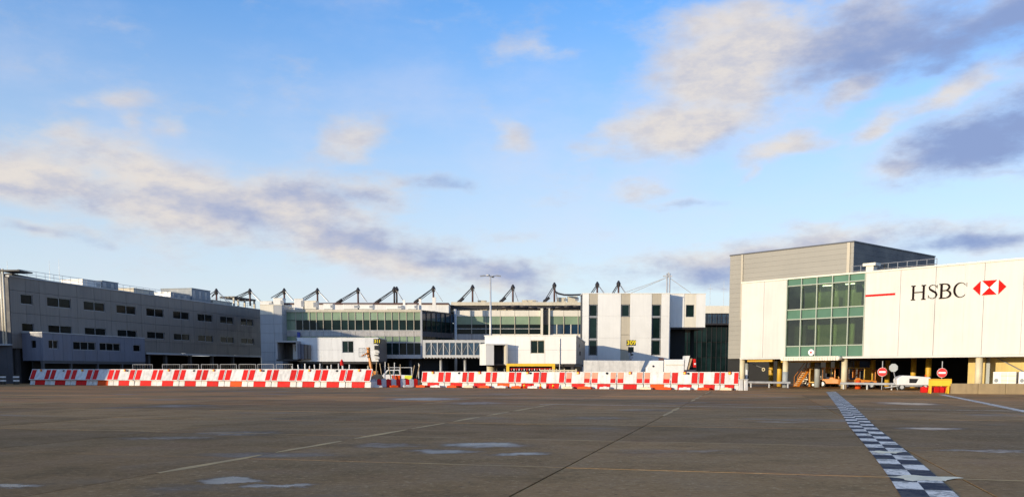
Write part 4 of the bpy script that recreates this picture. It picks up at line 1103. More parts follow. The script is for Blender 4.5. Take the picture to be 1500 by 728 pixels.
#PART4
# ------------------------------------------------------------------ red and white barriers
def on_line(A, B, px):
    d = px_dir(px, HOR); n = Vector((d.y, -d.x)); a = A.xy.dot(n); b = B.xy.dot(n); t = a/(a-b)
    return A.lerp(B, t)
def barrier(p, q, H, hb, label, group, k, lean=1.05, paler=False):
    p = p + Vector((0, random.uniform(-.07, .07), 0)); q = q + Vector((0, random.uniform(-.07, .07), 0))
    L = (q-p).length
    fit = [', orange lamp', '', ', orange lamp', ' and orange base', ', lamp and socket', ''][k % 6] if k % 6 != 1 else ', black socket'
    t = thing('sloping_barrier', label + fit, 'barrier', p, math.atan2(q.y-p.y, q.x-p.x), group)
    g = .025
    for a, b_, m, nm in ((g, L*.25, 'plastic_white', 'end_block'), (L*.25+.004, L*.75-.004, 'plastic_red' if k % 6 != 3 else 'plastic_orange', 'middle_block'), (L*.75, L-g, 'plastic_white', 'end_block')):
        zz_ = hb - .02
        MB().hexa([(a, .0, 0), (b_, .0, 0), (b_, 1.25, 0), (a, 1.25, 0)], [(a+.01, .12, zz_), (b_-.01, .12, zz_), (b_-.01, 1.15, zz_), (a+.01, 1.15, zz_)]).build(nm, m, t, .03)
    def sl(a, b_, m, nm, off=0, lo=0., hi=1.):
        y0, y1 = -.08 + lean*lo, -.08 + lean*hi; z0, z1 = hb + (H-hb)*lo, hb + (H-hb)*hi
        o = Vector((0, -.05, .05)).normalized()*off; th = Vector((0, .05, -.05))
        f = [Vector((a, y0, z0))+o, Vector((b_, y0, z0))+o, Vector((b_, y1, z1))+o, Vector((a, y1, z1))+o]
        MB().hexa([v + th for v in f], f).build(nm, m, t, .012)
    s_ = random.uniform(-.02, .02)*L
    sl(L*.252+s_, L*.748+s_, 'plastic_white', 'white_board'); sl(g, L*.037, 'plastic_white', 'end_frame'); sl(L*.963, L-g, 'plastic_white', 'end_frame'); 
    for a, b_ in ((L*.04, L*.247+s_), (L*.753+s_, L*.96)):
        if paler: sl(a, b_, 'plastic_red', 'red_board', .01, 0, .4); sl(a, b_, 'plastic_pale_red', 'pale_red_board', .008, .41, 1)  # translucent look of the upper boards put into a paler red
        else: sl(a, b_, 'plastic_red', 'red_board', .01)
    sl(g, L-g, 'plastic_white', 'bottom_rail', .03, -.03, .02); sl(g, L-g, 'plastic_white', 'top_rail', .03, .97, 1.03)
    for x in (g+.05, L*.5, L-g-.05): MB().tube((x, lean-.1, H-.1), (x, 1.1, hb-.02), .035, n=6).build('rear_prop', 'grey_steel', t)
    if k % 2 == 0:
        yy, z_ = -.08 + lean*.85, hb + (H-hb)*.85
        MB().box(L*.5-.12, L*.5+.12, yy-.11, yy-.03, z_-.02, z_+.2).build('lamp_body', 'plastic_orange', t); MB().tube((L*.5, yy-.11, z_+.08), (L*.5, yy-.17, z_+.08), .08, n=10).build('lamp_lens', 'sign_yellow', t)
    if k % 3 == 1:
        yy, z_ = -.08 + lean*.85, hb + (H-hb)*.85
        MB().disc((L*.62, yy-.06, z_+.05), (0,1,-1), .11, .05, 10).build('lifting_socket', 'sign_black', t)
    return t
A, B = gnd(42, 104), gnd(543, 87)
lp = [42,71.4,101.7,133.4,165,195.5,228,261,293.6,327.3,361.6,396.5,433,468.6,505,543]
lb = [on_line(A, B, p) for p in lp]
for k in range(len(lb)-1):
    barrier(lb[k], lb[k+1], 1.76, .62, 'end barrier of the long row, beside the striped bollards' if k == 0 else 'red and white sloping barrier of the grey block row', 'sloping barriers along the grey block', k, .5)
A2, B2 = gnd(617, 89.5), gnd(1083, 76.3)
rp = [617,650.6,685,719.5,754.5,790.6,828,865.5,903.3,942.6,982.6,1023.4,1055,1083]
rb = [on_line(A2, B2, p) for p in rp]
for k in range(len(rb)-1):
    barrier(rb[k], rb[k+1], 1.52, .52, 'last barrier of the stand 309 row, beside white bollards' if k == 12 else ('red-white sloping barrier with faded upper boards, stand 309 row' if k in (6, 7, 8, 9) else 'red and white sloping barrier of the stand 309 row'), 'sloping barriers in front of stand 309', k, .22, k in (6, 7, 8, 9))
# low blocks in the gap
A3, B3 = gnd(545, 88), gnd(617, 90)
xs_ = [544.5,553.3,559.6,567,573.9,581.5,587.6,595.2,600.8,607.5,613.2]
for k in range(len(xs_)-1):
    p, q = on_line(A3, B3, xs_[k]), on_line(A3, B3, xs_[k+1]); red = k % 2 == 1
    t = thing('low_barrier_block', 'low red plastic block in the gap between the barrier rows' if red else 'low grey-white plastic block in the gap between the barrier rows', 'barrier', p, math.atan2(q.y-p.y, q.x-p.x), 'low blocks in the barrier gap')
    L = (q-p).length
    MB().hexa([(.01,.2,0),(L-.01,.2,0),(L-.01,.75,0),(.01,.75,0)], [(.01,.3,.78),(L-.01,.3,.78),(L-.01,.65,.78),(.01,.65,.78)]).build('body', 'plastic_red' if red else 'plastic_grey', t, .03)
    MB().box(L*.3, L*.7, .4, .55, .78, .84).build('lifting_lug', 'plastic_red' if red else 'plastic_grey', t)
# ballast blocks on the ground in front
bal = [(545,558,'w'),(569,581,'o'),(589,603,'w'),(613,626.5,'o'),(634,649,'w'),(658,673,'o'),(683,696.6,'b'),(705.5,720.6,'o'),(729,744.6,'w'),(752,767,'o'),(776,791,'w'),
       (827,842,'b'),(849,869,'o'),(881,896,'w'),(940,957,'b'),(968,986,'o'),(997,1014,'w'),(1024,1042,'o'),(1057,1074.6,'b')]
word = {'w': ('white', 'plastic_white'), 'o': ('orange-red', 'plastic_orange'), 'b': ('buff', 'plastic_buff')}
for a, b_, c in bal:
    LA, LB = (A3, B3) if a < 612 else (A2, B2)
    p, q = on_line(LA, LB, a), on_line(LA, LB, b_)
    nrm = Vector((q.y-p.y, p.x-q.x, 0)).normalized()
    t = thing('ballast_block', f'{word[c][0]} flat ballast block on the ground before the barrier row', 'ballast block', p + nrm*.6, math.atan2(q.y-p.y, q.x-p.x) + random.uniform(-.06,.06), 'ballast blocks')
    L = (q-p).length
    MB().hexa([(0,0,0),(L,0,0),(L,.55,0),(0,.55,0)], [(.03,.04,.2),(L-.03,.04,.2),(L-.03,.51,.2),(.03,.51,.2)]).build('body', word[c][1], t, .03)
    MB().box(L*.35, L*.65, .2, .34, .2, .24).build('handle', word[c][1], t)
for px in (773, 796.5, 815):
    p = on_line(A2, B2, px); nrm = Vector((B2.y-A2.y, A2.x-B2.x, 0)).normalized()
    t = thing('traffic_cone', 'small yellow and orange cone before the barrier row', 'traffic cone', p + nrm*.8, 0, 'small cones before the barriers')
    MB().box(-.16,.16,-.16,.16,0,.04).build('base', 'plastic_orange', t); MB().tube((0,0,.04),(0,0,.5),.12,.03,12).build('body', 'plastic_orange', t, smooth=True); MB().tube((0,0,.22),(0,0,.36),.092,.064,12).build('band', 'sign_yellow', t, smooth=True)

# temporary fence panels behind the left barrier row
nrm = Vector((A.y-B.y, B.x-A.x, 0)).normalized()
fpx = [168, 198, 212, 239, 241, 267, 270, 295.5, 298, 323, 326, 352, 354, 379, 381.5, 407]
for k in range(0, len(fpx), 2):
    p, q = on_line(A, B, fpx[k]) + nrm*2.6, on_line(A, B, fpx[k+1]) + nrm*2.6; L = (q-p).length
    t = thing('temporary_fence_panel', 'tubular mesh fence panel behind the long barrier row', 'fence', p, math.atan2(q.y-p.y, q.x-p.x), 'temporary fence panels')
    b = MB()
    for x in (.05, L-.05): MB().tube((x,0,.1),(x,0,2.35),.025,n=6).build('post', 'pale_steel', t)
    for z in (2.33, 1.2, .25): MB().tube((.05,0,z),(L-.05,0,z),.02,n=6).build('rail', 'pale_steel', t)
    n = 8
    for i in range(1, n): b.tube((L*i/n,0,.25),(L*i/n,0,2.33),.004,n=4)
    b.build('mesh_infill', 'grey_steel', t)
    for x in (.05, L-.05): MB().box(x-.12,x+.12,-.35,.35,0,.12).build('foot', 'rubber', t)
# white props / leaning posts further right
for k, (px, ln_, w) in enumerate(((409,.0,.1),(421,-.25,.1),(428,.0,.12),(432,.2,.08),(444,-.15,.09),(449,.1,.09),(462,-.05,.1),(467,.0,.1),(478,.0,.1),(487,-.2,.1),(492,.15,.1))):
    p = on_line(A, B, px) + nrm*2.2
    t = thing('white_prop', 'white upright prop behind the barrier row near the open bridge cab', 'post', p, 0, 'white props behind the barriers')
    h = 2.15 + .12*(k % 3)
    MB().tube((0,0,0),(ln_,.1,h),w*.62,n=7).build('shaft', 'plastic_white', t); MB().box(-.18,.18,-.18,.18,0,.05).build('foot', 'grey_steel', t)
for k, (px, ln_, h, m) in enumerate(((545,.1,2.5,'wood_post'),(556,-.35,2.4,'wood_post'),(557.5,.05,2.55,'plastic_white'),(570,-.4,2.4,'wood_post'),(583,-.1,2.3,'wood_post'),(596,.45,2.2,'wood_post'),(604,.5,2.3,'wood_post'),(571.5,.1,2.45,'plastic_white'),(609,0,2.4,'grey_steel'))):
    p = on_line(A3, B3, px) + Vector((0, 2.2 + .3*(k % 3), 0))
    t = thing('leaning_stake', 'thin pale stake leaning before the white pickup', 'post', p, 0, 'stakes in the barrier gap')
    MB().tube((0,0,0),(ln_,.15,h),.055,.045,6).build('shaft', m, t); MB().tube((0,0,0),(0,0,.08),.12,n=8).build('foot', 'rubber', t)
p = on_line(A, B, 480) + nrm*2.6
t = thing('red_hood_post', 'red pointed hood on a slim post below the boarding bridge of 311', 'post', p, 0)
zc0, zc1 = at(480, 535, p.y).z, at(480, 526, p.y).z
MB().tube((0,0,0),(0,0,zc0),.06,n=8).build('post', 'pale_steel', t); MB().tube((0,0,zc0),(0,0,zc0+.35),.22,.17,10).build('body','plastic_red',t); MB().tube((0,0,zc0+.35),(0,0,zc1),.2,.03,10).build('hood','plastic_red',t)

# cable drum behind the gap
p = on_line(A3, B3, 545.5) + Vector((0, 3.2, 0))
t = thing('cable_drum', 'brown wooden cable drum beside the end of the long barrier row', 'cable drum', p, rad(20))
for y in (-.3, .3): MB().disc((0,y,.65),(0,1,0),.65,.08,20).build('flange','wood_post',t)
MB().disc((0,0,.65),(0,1,0),.42,.52,16).build('coil','rust_steel',t)

# ------------------------------------------------------------------ vehicles
def wheel(t, x, y, r, w=.2):
    o = MB().disc((x,y,r),(0,1,0),r,w,18).build('wheel','rubber',t,.02)
    s_ = -1 if y < 0 else 1
    MB().disc((x,y+s_*w/2,r),(0,1,0),r*.58,.03,14).build('rim','pale_steel',o)
def extr(t, name, m, poly, y0, y1, bev=.05): return MB().prism(poly, y0, y1).build(name, m, t, bev)
# white pickup with a rack, in the gap
p = gnd(579, 112)
t = thing('white_pickup', 'white pickup van with ladder rack and yellow tail, behind the stakes', 'van', p, rad(4))
extr(t, 'body', 'paint_white', [(-2.1,.42),(2.15,.42),(2.15,1.05),(.75,1.1),(.35,1.12),(-1.45,1.1),(-2.1,.95)], -.85, .85)
extr(t, 'cab', 'paint_white', [(-1.5,1.1),(-.95,1.72),(.55,1.76),(.75,1.1)], -.78, .78)
for s_ in (-1, 1):
    y = s_*.80
    extr(t, 'side_window', 'glass_dark', [(-1.2,1.16),(-.85,1.62),(-.25,1.64),(-.25,1.16)], min(y, y-s_*.03), max(y, y-s_*.03), 0); extr(t, 'side_window', 'glass_dark', [(-.17,1.16),(-.17,1.64),(.45,1.66),(.56,1.16)], min(y, y-s_*.03), max(y, y-s_*.03), 0)
    wheel(t, -1.35, s_*.78, .34); wheel(t, 1.35, s_*.78, .34)
MB().hexa([(-1.5,-.7,1.14),(-1.47,-.7,1.14),(-1.47,.7,1.14),(-1.5,.7,1.14)],[(-1.02,-.66,1.66),(-.98,-.66,1.66),(-.98,.66,1.66),(-1.02,.66,1.66)]).build('windscreen','glass_dark',t)
b = MB()
for y in (-.75, .75):
    b.tube((-.9,y,2.02),(2.1,y,2.02),.04,n=6)
    for x in (-.8, .6, 2.05): b.tube((x,y,1.05),(x,y,2.02),.035,n=6)
for x in (-.8,.6,2.05): b.tube((x,-.75,2.02),(x,.75,2.02),.035,n=6)
b.build('ladder_rack','plastic_white',t)
MB().box(1.2,2.16,-.87,-.855,.5,1.03).build('tail_chevron','hivis',t); MB().box(-2.13,-2.1,-.7,-.45,.75,.92).build('headlight','glass_teal',t); MB().box(-2.13,-2.1,.45,.7,.75,.92).build('headlight','glass_teal',t)
MB().box(-2.16,-2.09,-.8,.8,.42,.6).build('bumper','dark_steel',t)
# orange barrow in front of it
p = gnd(580.5, 97)
t = thing('orange_crate', 'small orange bin standing before the white pickup', 'bin', p, 0)
MB().hexa([(-.3,-.3,0),(.3,-.3,0),(.3,.3,0),(-.3,.3,0)],[(-.45,-.4,1.05),(.45,-.4,1.05),(.45,.4,1.05),(-.45,.4,1.05)]).build('bin','plastic_orange',t); MB().box(-.48,.48,-.43,.43,1.05,1.13).build('lid','plastic_orange',t)

# orange boom lift
p = gnd(541.5, 104)
t = thing('boom_lift', 'orange boom lift with raised cage beside sign 311', 'access platform', p, 0)
def bl(x, y): q = at(x, y, 104); return Vector((q.x-p.x, 0, q.z))
MB().box(-1.0,1.1,-.8,.8,.35,.95).build('chassis','dark_steel',t,.05)
MB().box(-.6,.9,-.6,.6,.95,1.6).build('turret','paint_orange',t,.05)
for x in (-.75,.85):
    for y in (-.8,.8): wheel(t, x, y, .36)
k1, k2 = bl(543.5, 537), bl(539.5, 513)
b = MB(); b.tube((.3,0,1.5), k1, .16, n=6).tube(k1, k2, .2, .17, 6); b.build('boom','paint_orange',t)
MB().tube(k2 + Vector((0,0,.35)), bl(540.5,524), .24, .2, 6).build('boom_head','paint_orange',t)
MB().tube(bl(541,516)+Vector((0,-.3,0)), bl(530,521.8)+Vector((0,-.3,0)), .09, n=6).build('jib','paint_orange',t)
c0, c1 = bl(527.5, 522), bl(536.5, 510)
b = MB()
for y in (-.6,.1):
    for z in (c0.z, (c0.z+c1.z)/2, c1.z): b.tube((c0.x,y-.2,z),(c1.x-.1,y-.2,z),.03,n=5)
    for x in (c0.x,(c0.x+c1.x)/2,c1.x-.1): b.tube((x,y-.2,c0.z),(x,y-.2,c1.z),.03,n=5)
for x in (c0.x, c1.x-.1):
    for z in (c0.z, c1.z): b.tube((x,-.8,z),(x,-.1,z),.03,n=5)
b.build('cage','pale_steel',t); MB().box(c0.x,c1.x-.1,-.8,-.1,c0.z-.05,c0.z).build('cage_floor','dark_steel',t)

# big white box body and white tanker body behind the right barriers
def zy(px, py, Yv): return at(px, py, Yv).z
YB = 88
p = gnd(855, YB)
t = thing('white_box_trailer', 'long plain white box trailer body behind the barriers under sign 309', 'trailer', p, rad(-5))
Lb = (gnd(947, YB) - p).length; h = zy(900, 527.3, YB-1)
extr(t, 'body', 'plastic_white', [(0,.7),(Lb-.95,.7),(Lb-.2,h-.05),(0,h)], 0, 2.4, .04)
MB().box(.2,Lb-1.2,.3,2.1,.55,.7).build('chassis','dark_steel',t)
for x in (1.0, 1.9, Lb-1.9):
    for y in (.25, 2.15): wheel(t, x, y, .42)
MB().box(.0,Lb-.9,-.03,-.004,.72,.8).build('bottom_trim','pale_steel',t)
p = gnd(945.5, YB-1.5)
t = thing('white_service_truck', 'white service truck with tilted rear hood and red flap, behind the barriers', 'truck', p, rad(-4))
Lk = (gnd(1016, YB-1.5) - p).length
hA = zy(960, 527.8, YB-1.8); hB = zy(985, 526.3, YB-1.8)
extr(t, 'cab', 'paint_white', [(0.05,.6),(1.75,.6),(1.75,hA),(.55,hA),(.1,1.9)], 0, 2.2, .06)
extr(t, 'body', 'paint_white', [(1.82,.7),(3.72,.7),(3.72,hB),(1.82,hB)], .05, 2.15, .05)
MB().box(1.9,3.6,-.01,.05,hB-.55,hB-.45).build('body_rib','panel_cream',t)
MB().box(.1,Lk-.2,.4,1.8,.45,.6).build('chassis','dark_steel',t)
MB().disc((.75,-.02,hA-.55),(0,1,0),.1,.05,12).build('filler_cap','sign_black',t)
MB().tube((1.55,.6,hA),(1.55,.6,hA+.18),.1,n=10).tube((1.3,.6,hA+.12),(1.8,.6,hA+.12),.14,n=10).build('beacon','rust_steel',t)
MB().hexa([(3.76,.0,hB-1.0),(3.95,.0,hB-1.0),(3.95,2.1,hB-1.0),(3.76,2.1,hB-1.0)],[(3.82,.0,hB+.35),(4.25,.0,hB+.35),(4.25,2.1,hB+.35),(3.82,2.1,hB+.35)]).build('tilted_hood','paint_white',t)
MB().hexa([(4.0,.1,hB-.95),(4.2,.1,hB-.95),(4.2,2,hB-.95),(4.0,2,hB-.95)],[(4.3,.1,hB+.1),(4.5,.1,hB+.1),(4.5,2,hB+.1),(4.3,2,hB+.1)]).build('inner_board','wood_post',t)
MB().box(3.74,4.85,.05,2.1,.75,hB-.98).build('rear_box','cloth_dark',t,.03)
MB().hexa([(4.62,.0,hB-.75),(4.85,.0,hB-.75),(4.85,2,hB-.75),(4.62,2,hB-.75)],[(4.55,.0,hB+.05),(4.78,.0,hB+.05),(4.78,2,hB+.05),(4.55,2,hB+.05)]).build('red_flap','plastic_red',t)
MB().box(4.66,4.82,-.02,-.004,hB-.5,hB-.35).build('flap_mark','sign_white',t)
for x in (.9, 3.0, 4.2):
    for y in (.12, 2.05): wheel(t, x, y, .42)

# yellow goalpost gantry and low rail frame under the 309 bridge
p = gnd(744, 97)
t = thing('yellow_gantry', 'yellow goalpost height frame before the boarding bridge of the white block', 'gantry', p, rad(-4))
Lg = (gnd(811, 97) - p).length; h = zy(777, 532.3, 97); s_ = 97/FPX
for x in (0, Lg): MB().box(x-.16,x+.16,-.16,.16,0,h-.3).build('post','paint_yellow',t,.02)
MB().box(-.16,Lg+.16,-.16,.16,h-.3,h).build('beam','paint_yellow',t,.02)
MB().tube((.2,0,h-.55),(Lg-.2,0,h-.55),.03,n=6).build('chain_bar','sign_red',t)
for i in range(16): MB().tube((.4+i*(Lg-.8)/15,0,h-.56),(.4+i*(Lg-.8)/15,0,h-.75),.05,n=6).build('hanging_tag','sign_white' if i % 2 else 'sign_red',t)
p = gnd(791, 93)
t = thing('yellow_pallet_frame', 'low buff pallet frame under the right end of the bridge', 'frame', p, rad(-4))
Lg = (gnd(845, 93)-p).length
for z in (1.6, 1.15): MB().box(0,Lg,-.06,.06,z,z+.14).build('rail','column_cream',t)
for x in spaced(.1, Lg-.1, 9): MB().box(x-.05,x+.05,-.05,.05,0,1.6 + (.25 if int(x*3) % 2 else 0)).build('post','column_cream',t)

# white posts at the end of the barrier row
for k, px in enumerate((1085.8, 1092.6)):
    p = gnd(px, 75.2)
    t = thing('white_bollard', 'white square bollard closing the barrier row at the cream column', 'bollard', p, rad(10*k), 'white end bollards')
    MB().hexa([(-.17,-.17,0),(.17,-.17,0),(.17,.17,0),(-.17,.17,0)],[(-.14,-.14,.9),(.14,-.14,.9),(.14,.14,.9),(-.14,.14,.9)]).build('body','plastic_white',t,.03); MB().box(-.17,.17,-.17,.17,.9,.96).build('cap','plastic_white',t)
p = gnd(1094, 78)
t = thing('white_tube_post', 'slim white post beside the first cream column', 'post', p, 0)
MB().tube((0,0,0),(0,0,1.75),.07,n=10).build('tube','plastic_white',t); MB().tube((0,0,1.2),(0,0,1.7),.11,n=10).build('sleeve','plastic_white',t)

# guard rails
def crash_rail(px0, px1, d, label, zt_=.62):
    x0, x1 = fh.x(px0, 560, d), fh.x(px1, 560, d)
    t = thing('crash_rail', label, 'guard rail', fh.w(x0, d, 0), fh.ang)
    L = x1-x0
    MB().prism([(0,zt_-.2),(L,zt_-.2),(L,zt_),(0,zt_)], -.05, .02).build('beam','grey_steel',t,.02)
    for x in spaced(.3, L-.3, max(2,int(L/2.2))): MB().box(x-.06,x+.06,.02,.14,0,zt_-.02).build('post','pale_steel',t)
crash_rail(1096, 1158, -.9, 'grey crash rail before the first undercroft bay')
crash_rail(1231, 1311, -.9, 'grey crash rail left of the white ground power trailer')

# traffic signs
def round_sign(px, py, d, label):
    x, z = fh.st(px, py, d); q = fh.w(x, d, 0)
    t = thing('no_entry_sign', label, 'sign', q, rad(-22), 'no entry signs')
    MB().tube((0,.06,0),(0,.06,z+.95),.04,n=8).build('post','grey_steel',t)
    MB().disc((0,-.02,z),(0,1,0),.37,.03,24).build('disc','sign_red',t); MB().box(-.27,.27,-.05,-.036,z-.075,z+.075).build('bar','sign_white',t)
    MB().disc((0,.0,z),(0,1,0),.39,.012,24).build('rim','sign_white',t)
round_sign(1292.5, 544.6, -.6, 'red no entry sign beside the tilted octagonal sign')
round_sign(1380, 545.8, -.6, 'red no entry sign above the yellow trestle')
x, z = fh.st(1308.5, 538.5, -1.2); q = fh.w(x, -1.2, 0)
t = thing('octagonal_sign', 'grey back of an octagonal sign on a leaning post', 'sign', q, rad(-25))
MB().tube((.42,.05,0),(.02,.05,z-.2),.04,n=8).build('post','grey_steel',t)
b = MB(); pts = [(.02+.37*math.cos(rad(22.5+45*i)), z+.37*math.sin(rad(22.5+45*i))) for i in range(8)]
b.prism(pts, -.02, .0).build('plate','column_grey',t); MB().box(-.25,.3,-.045,-.022,z-.05,z+.05).build('rail','grey_steel',t)

# white ground power trailer
p = ground(1335, 571.2)
t = thing('ground_power_trailer', 'white streamlined ground power trailer parked before the undercroft', 'trailer', p, rad(-8))
L = 2.75; hl = L/2
extr(t, 'body', 'paint_white', [(-hl+.06,.42),(hl,.42),(hl,1.02),(hl-.05,1.12),(.75,1.16),(-.25,1.24),(-.9,1.26),(-hl+.12,1.10),(-hl,.9)], -.62, .62, .07)
extr(t, 'dark_vent', 'sign_black', [(-.38,.62),(.18,.62),(.36,.98),(-.38,1.0)], -.632, -.622, 0)
MB().box(-hl+.1,hl-.05,-.55,.55,.3,.42).build('chassis','grey_steel',t)
MB().box(-hl+.02,hl-.02,-.635,-.622,.44,.5).build('skirt','pale_steel',t)
for y in (-.5,.5): wheel(t, -.95, y, .27, .18); wheel(t, .95, y, .27, .18)
b = MB(); b.tube((-hl+.1,-.25,.34),(-hl-.85,0,.2),.04,n=6).tube((-hl+.1,.25,.34),(-hl-.85,0,.2),.04,n=6); b.build('drawbar','pale_steel',t)
MB().disc((-hl-.88,0,.2),(0,0,1),.1,.05,12).build('tow_eye','dark_steel',t)
MB().box(hl-.18,hl-.08,-.63,-.622,.8,1.0).build('control_panel','sign_black',t); MB().tube((hl-.35,-.3,1.1),(hl-.35,-.3,1.32),.06,n=8).build('beacon','plastic_orange',t)
MB().box(hl-.1,hl+.12,-.5,-.3,.3,.5).build('rear_step','sign_yellow',t); MB().box(hl,hl+.02,-.5,-.35,.75,.9).build('tail_lamp','sign_red',t); MB().box(hl,hl+.02,.35,.5,.75,.9).build('tail_lamp','sign_red',t)

# yellow trestle with red bases
p = ground(1377, 576)
t = thing('yellow_trestle', 'yellow board trestle standing among red blocks', 'barrier', p, rad(-12))
for x in (-.68,.55): MB().box(x-.06,x+.06,-.05,.05,0,1.05).build('leg','paint_yellow',t); MB().tube((x,.05,.9),(x,.55,0),.04,n=6).build('brace','paint_yellow',t)
MB().box(-.85,.75,-.09,-.052,.55,1.08).build('board','paint_yellow',t,.01); MB().box(-.85,.75,-.1,-.092,1.0,1.05).build('board_lip','paint_orange',t)
for k, px in enumerate((1356, 1363, 1374, 1381, 1390)):
    p = ground(px, 574.8) + Vector((0, .35, 0))
    t = thing('red_base_block', 'low red plastic block at the foot of the yellow trestle', 'ballast block', p, rad(-10), 'red blocks at the trestle')
    MB().box(-.2,.2,-.25,.25,0,.42).build('body','plastic_red',t,.03); MB().box(-.06,.06,-.1,.1,.42,.48).build('lug','plastic_red',t)

# low concrete wall and white cabinets
p0, p1 = ground(1393, 577), gnd(1640, 62)
wl = thing('low_concrete_wall', 'low stained concrete wall under the lettered facade', 'wall', p0, math.atan2(p1.y-p0.y, p1.x-p0.x))
L = (p1-p0).length; h = at(1393, 561.5, p0.y).z
e_ = spaced(0, L, 6)
for i in range(6): MB().box(e_[i]+.012, e_[i+1]-.012, 0, .3, 0, h).build('wall_block','concrete_wall',wl,.015)
def cabinet(px0, px1, label, d):
    x0, x1 = fh.x(px0, 553, d), fh.x(px1, 553, d); z1 = fh.z((px0+px1)/2, 544.3, d)
    t = thing('white_cabinet', label, 'cabinet', fh.w((x0+x1)/2, d, 0), fh.ang); w = (x1-x0)/2
    MB().box(-w, w, 0, 1.1, .25, z1).build('body','paint_white',t,.02); MB().box(-w+.1,w-.1,.1,1.0,0,.25).build('plinth','concrete_wall',t)
    for a, b_ in ((-w, -w+.55), (-w+.6, .25*w), (.25*w+.05, w)):
        MB().box(a+.03,b_-.03,-.03,-.003,.3,z1-.06).build('door_panel','panel_cream' if a > -w else 'paint_white',t)
    for z in (.5*z1+.05, .72*z1+.1): MB().box(-w+.62,w-.05,-.05,-.031,z,z+.04).build('rail','plant_grey',t)
    MB().disc((-w+.28,-.04,z1*.55),(0,1,0),.16,.02,12).build('fan','plant_grey',t)
cabinet(1454.5, 1488.5, 'white cabinet with cream doors behind the low concrete wall', 1.9)
cabinet(1492, 1530, 'white cabinet at the end of the low wall, right of the cream-doored one', 1.9)

# things parked in the undercroft
def tug(px, d, m, rz, label, L=2.9, cabin=True):
    x = fh.x(px, 560, d); t = thing('baggage_tractor', label, 'tractor', fh.w(x, d, 0), rz)
    extr(t, 'body', m, [(-L/2,.35),(L/2,.35),(L/2,.8),(.3,.85),(.25,1.0),(-.1,1.0),(-.2,.85),(-L/2,.75)], -.6, .6, .04)
    MB().box(.1,.7,-.45,.45,.85,1.0).build('seat','cloth_dark',t); MB().box(.62,.75,-.45,.45,1.0,1.4).build('seat_back','cloth_dark',t)
    if cabin:
        for xx in (-.25,1.0):
            for y in (-.55,.55): MB().box(xx-.04,xx+.04,y-.04,y+.04,.8,1.9).build('cab_post',m,t)
        MB().box(-.35,1.1,-.62,.62,1.9,1.97).build('cab_roof',m,t); MB().box(-.24,-.2,-.5,.5,1.1,1.85).build('windscreen','glass_dark',t)
    MB().tube((-.05,.1,1.0),(.12,.1,1.25),.02,n=6).disc((.12,.1,1.25),(.6,0,.8),.17,.03,14).build('steering_wheel','dark_steel',t)
    for xx in (-L/2+.5, L/2-.5):
        for y in (-.55,.55): wheel(t, xx, y, .33)
    MB().box(-L/2-.08,-L/2,-.58,.58,.35,.55).build('bumper','rubber',t)
    for y in (-.42,.42): MB().disc((-L/2-.01,y,.66),(1,0,0),.08,.04,12).build('headlight','sign_white',t)
    return t
def cart(px, d, m, rz, label, h=1.5):
    x = fh.x(px, 560, d); t = thing('baggage_cart', label, 'cart', fh.w(x, d, 0), rz)
    MB().box(-1.2,1.2,-.7,.7,.4,.52).build('deck',m,t); MB().box(-1.2,-1.12,-.7,.7,.52,h).build('end_panel',m,t); MB().box(1.12,1.2,-.7,.7,.52,h).build('end_panel',m,t)
    MB().box(-1.2,1.2,-.72,.72,h,h+.06).build('roof',m,t)
    b = MB(); [b.tube((xx,y,.52),(xx,y,h),.03,n=6) for xx in (-.4,.4) for y in (-.68,.68)]; b.build('upright','grey_steel',t)
    for xx in (-.8,.8):
        for y in (-.6,.6): wheel(t, xx, y, .2, .14)
    MB().tube((-1.2,0,.42),(-1.9,0,.25),.03,n=6).build('drawbar','dark_steel',t)
tug(1197, 9.5, 'panel_cream', rad(150), 'cream baggage tractor between the inner yellow columns')
cart(1206, 8.2, 'column_yellow', rad(-40), 'yellow roofed cart behind the cream baggage tractor', 1.8)
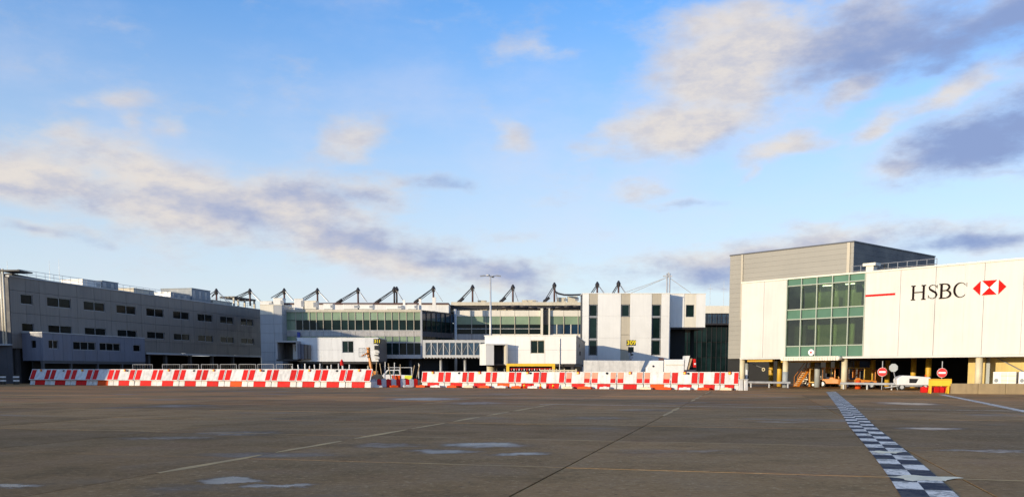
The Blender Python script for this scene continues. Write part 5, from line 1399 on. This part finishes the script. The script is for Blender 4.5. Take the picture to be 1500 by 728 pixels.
tug(1222, 6.8, 'paint_orange', rad(140), 'dark orange tractor with roof beside the second outer column')
tug(1256, 2.6, 'paint_orange', rad(170), 'bright orange low tractor before the crash rail post', 3.2, False)
cart(1254, 6.2, 'column_yellow', rad(-48), 'yellow roofed cart behind the bright orange tractor', 1.9)
cart(1270, 8.2, 'paint_orange', rad(-48), 'orange roofed cart deep behind the bright orange tractor', 1.7)
p = fh.w(fh.x(1257, 562, .9), .9, 0)
t = thing('orange_drum', 'red and orange drum below the bright orange tractor', 'bin', p, 0)
MB().tube((0,0,0),(0,0,.8),.28,.22,14).build('drum','plastic_orange',t,smooth=True); MB().tube((0,0,.35),(0,0,.55),.268,.25,14).build('band','sign_red',t,smooth=True)
# mobile steps
x = fh.x(1176, 560, 8)
t = thing('mobile_steps', 'orange mobile steps with pale treads beside an inner column', 'steps', fh.w(x, 8, 0), rad(2))
n = 9
for i in range(n): MB().box(-.75+i*.13, -.6+i*.13, -.45, .45, .12+i*.2, .2+i*.2).build('tread','column_cream',t)
for y in (-.48,.48):
    MB().hexa([(-.85,y-.03,0),(-.55,y-.03,0),(-.55,y+.03,0),(-.85,y+.03,0)],[(.4,y-.03,1.95),(.65,y-.03,1.95),(.65,y+.03,1.95),(.4,y+.03,1.95)]).build('stringer','paint_orange',t)
    b = MB(); b.tube((-.75,y,1.0),(.5,y,2.75),.03,n=6).tube((-.75,y,.1),(-.75,y,1.0),.03,n=6).tube((.5,y,1.9),(.5,y,2.75),.03,n=6); b.build('handrail','paint_orange',t)
    MB().box(.45,.6,y-.05,y+.05,0,1.9).build('leg','paint_orange',t)
x, z = fh.st(1118.6, 541, 7)
t = thing('hanging_ring_lamp', 'small round ring lamp on a slanting arm in the first undercroft bay', 'lamp', fh.w(x, 7, z), fh.ang)
MB().disc((0,0,0),(0,1,0),.2,.08,14).build('ring','column_cream',t); MB().disc((0,-.05,0),(0,1,0),.1,.02,10).build('centre','void',t)
MB().tube((0,.02,.1),(-3.1, .02, zb_-z),.035,n=6).build('arm','grey_steel',t)
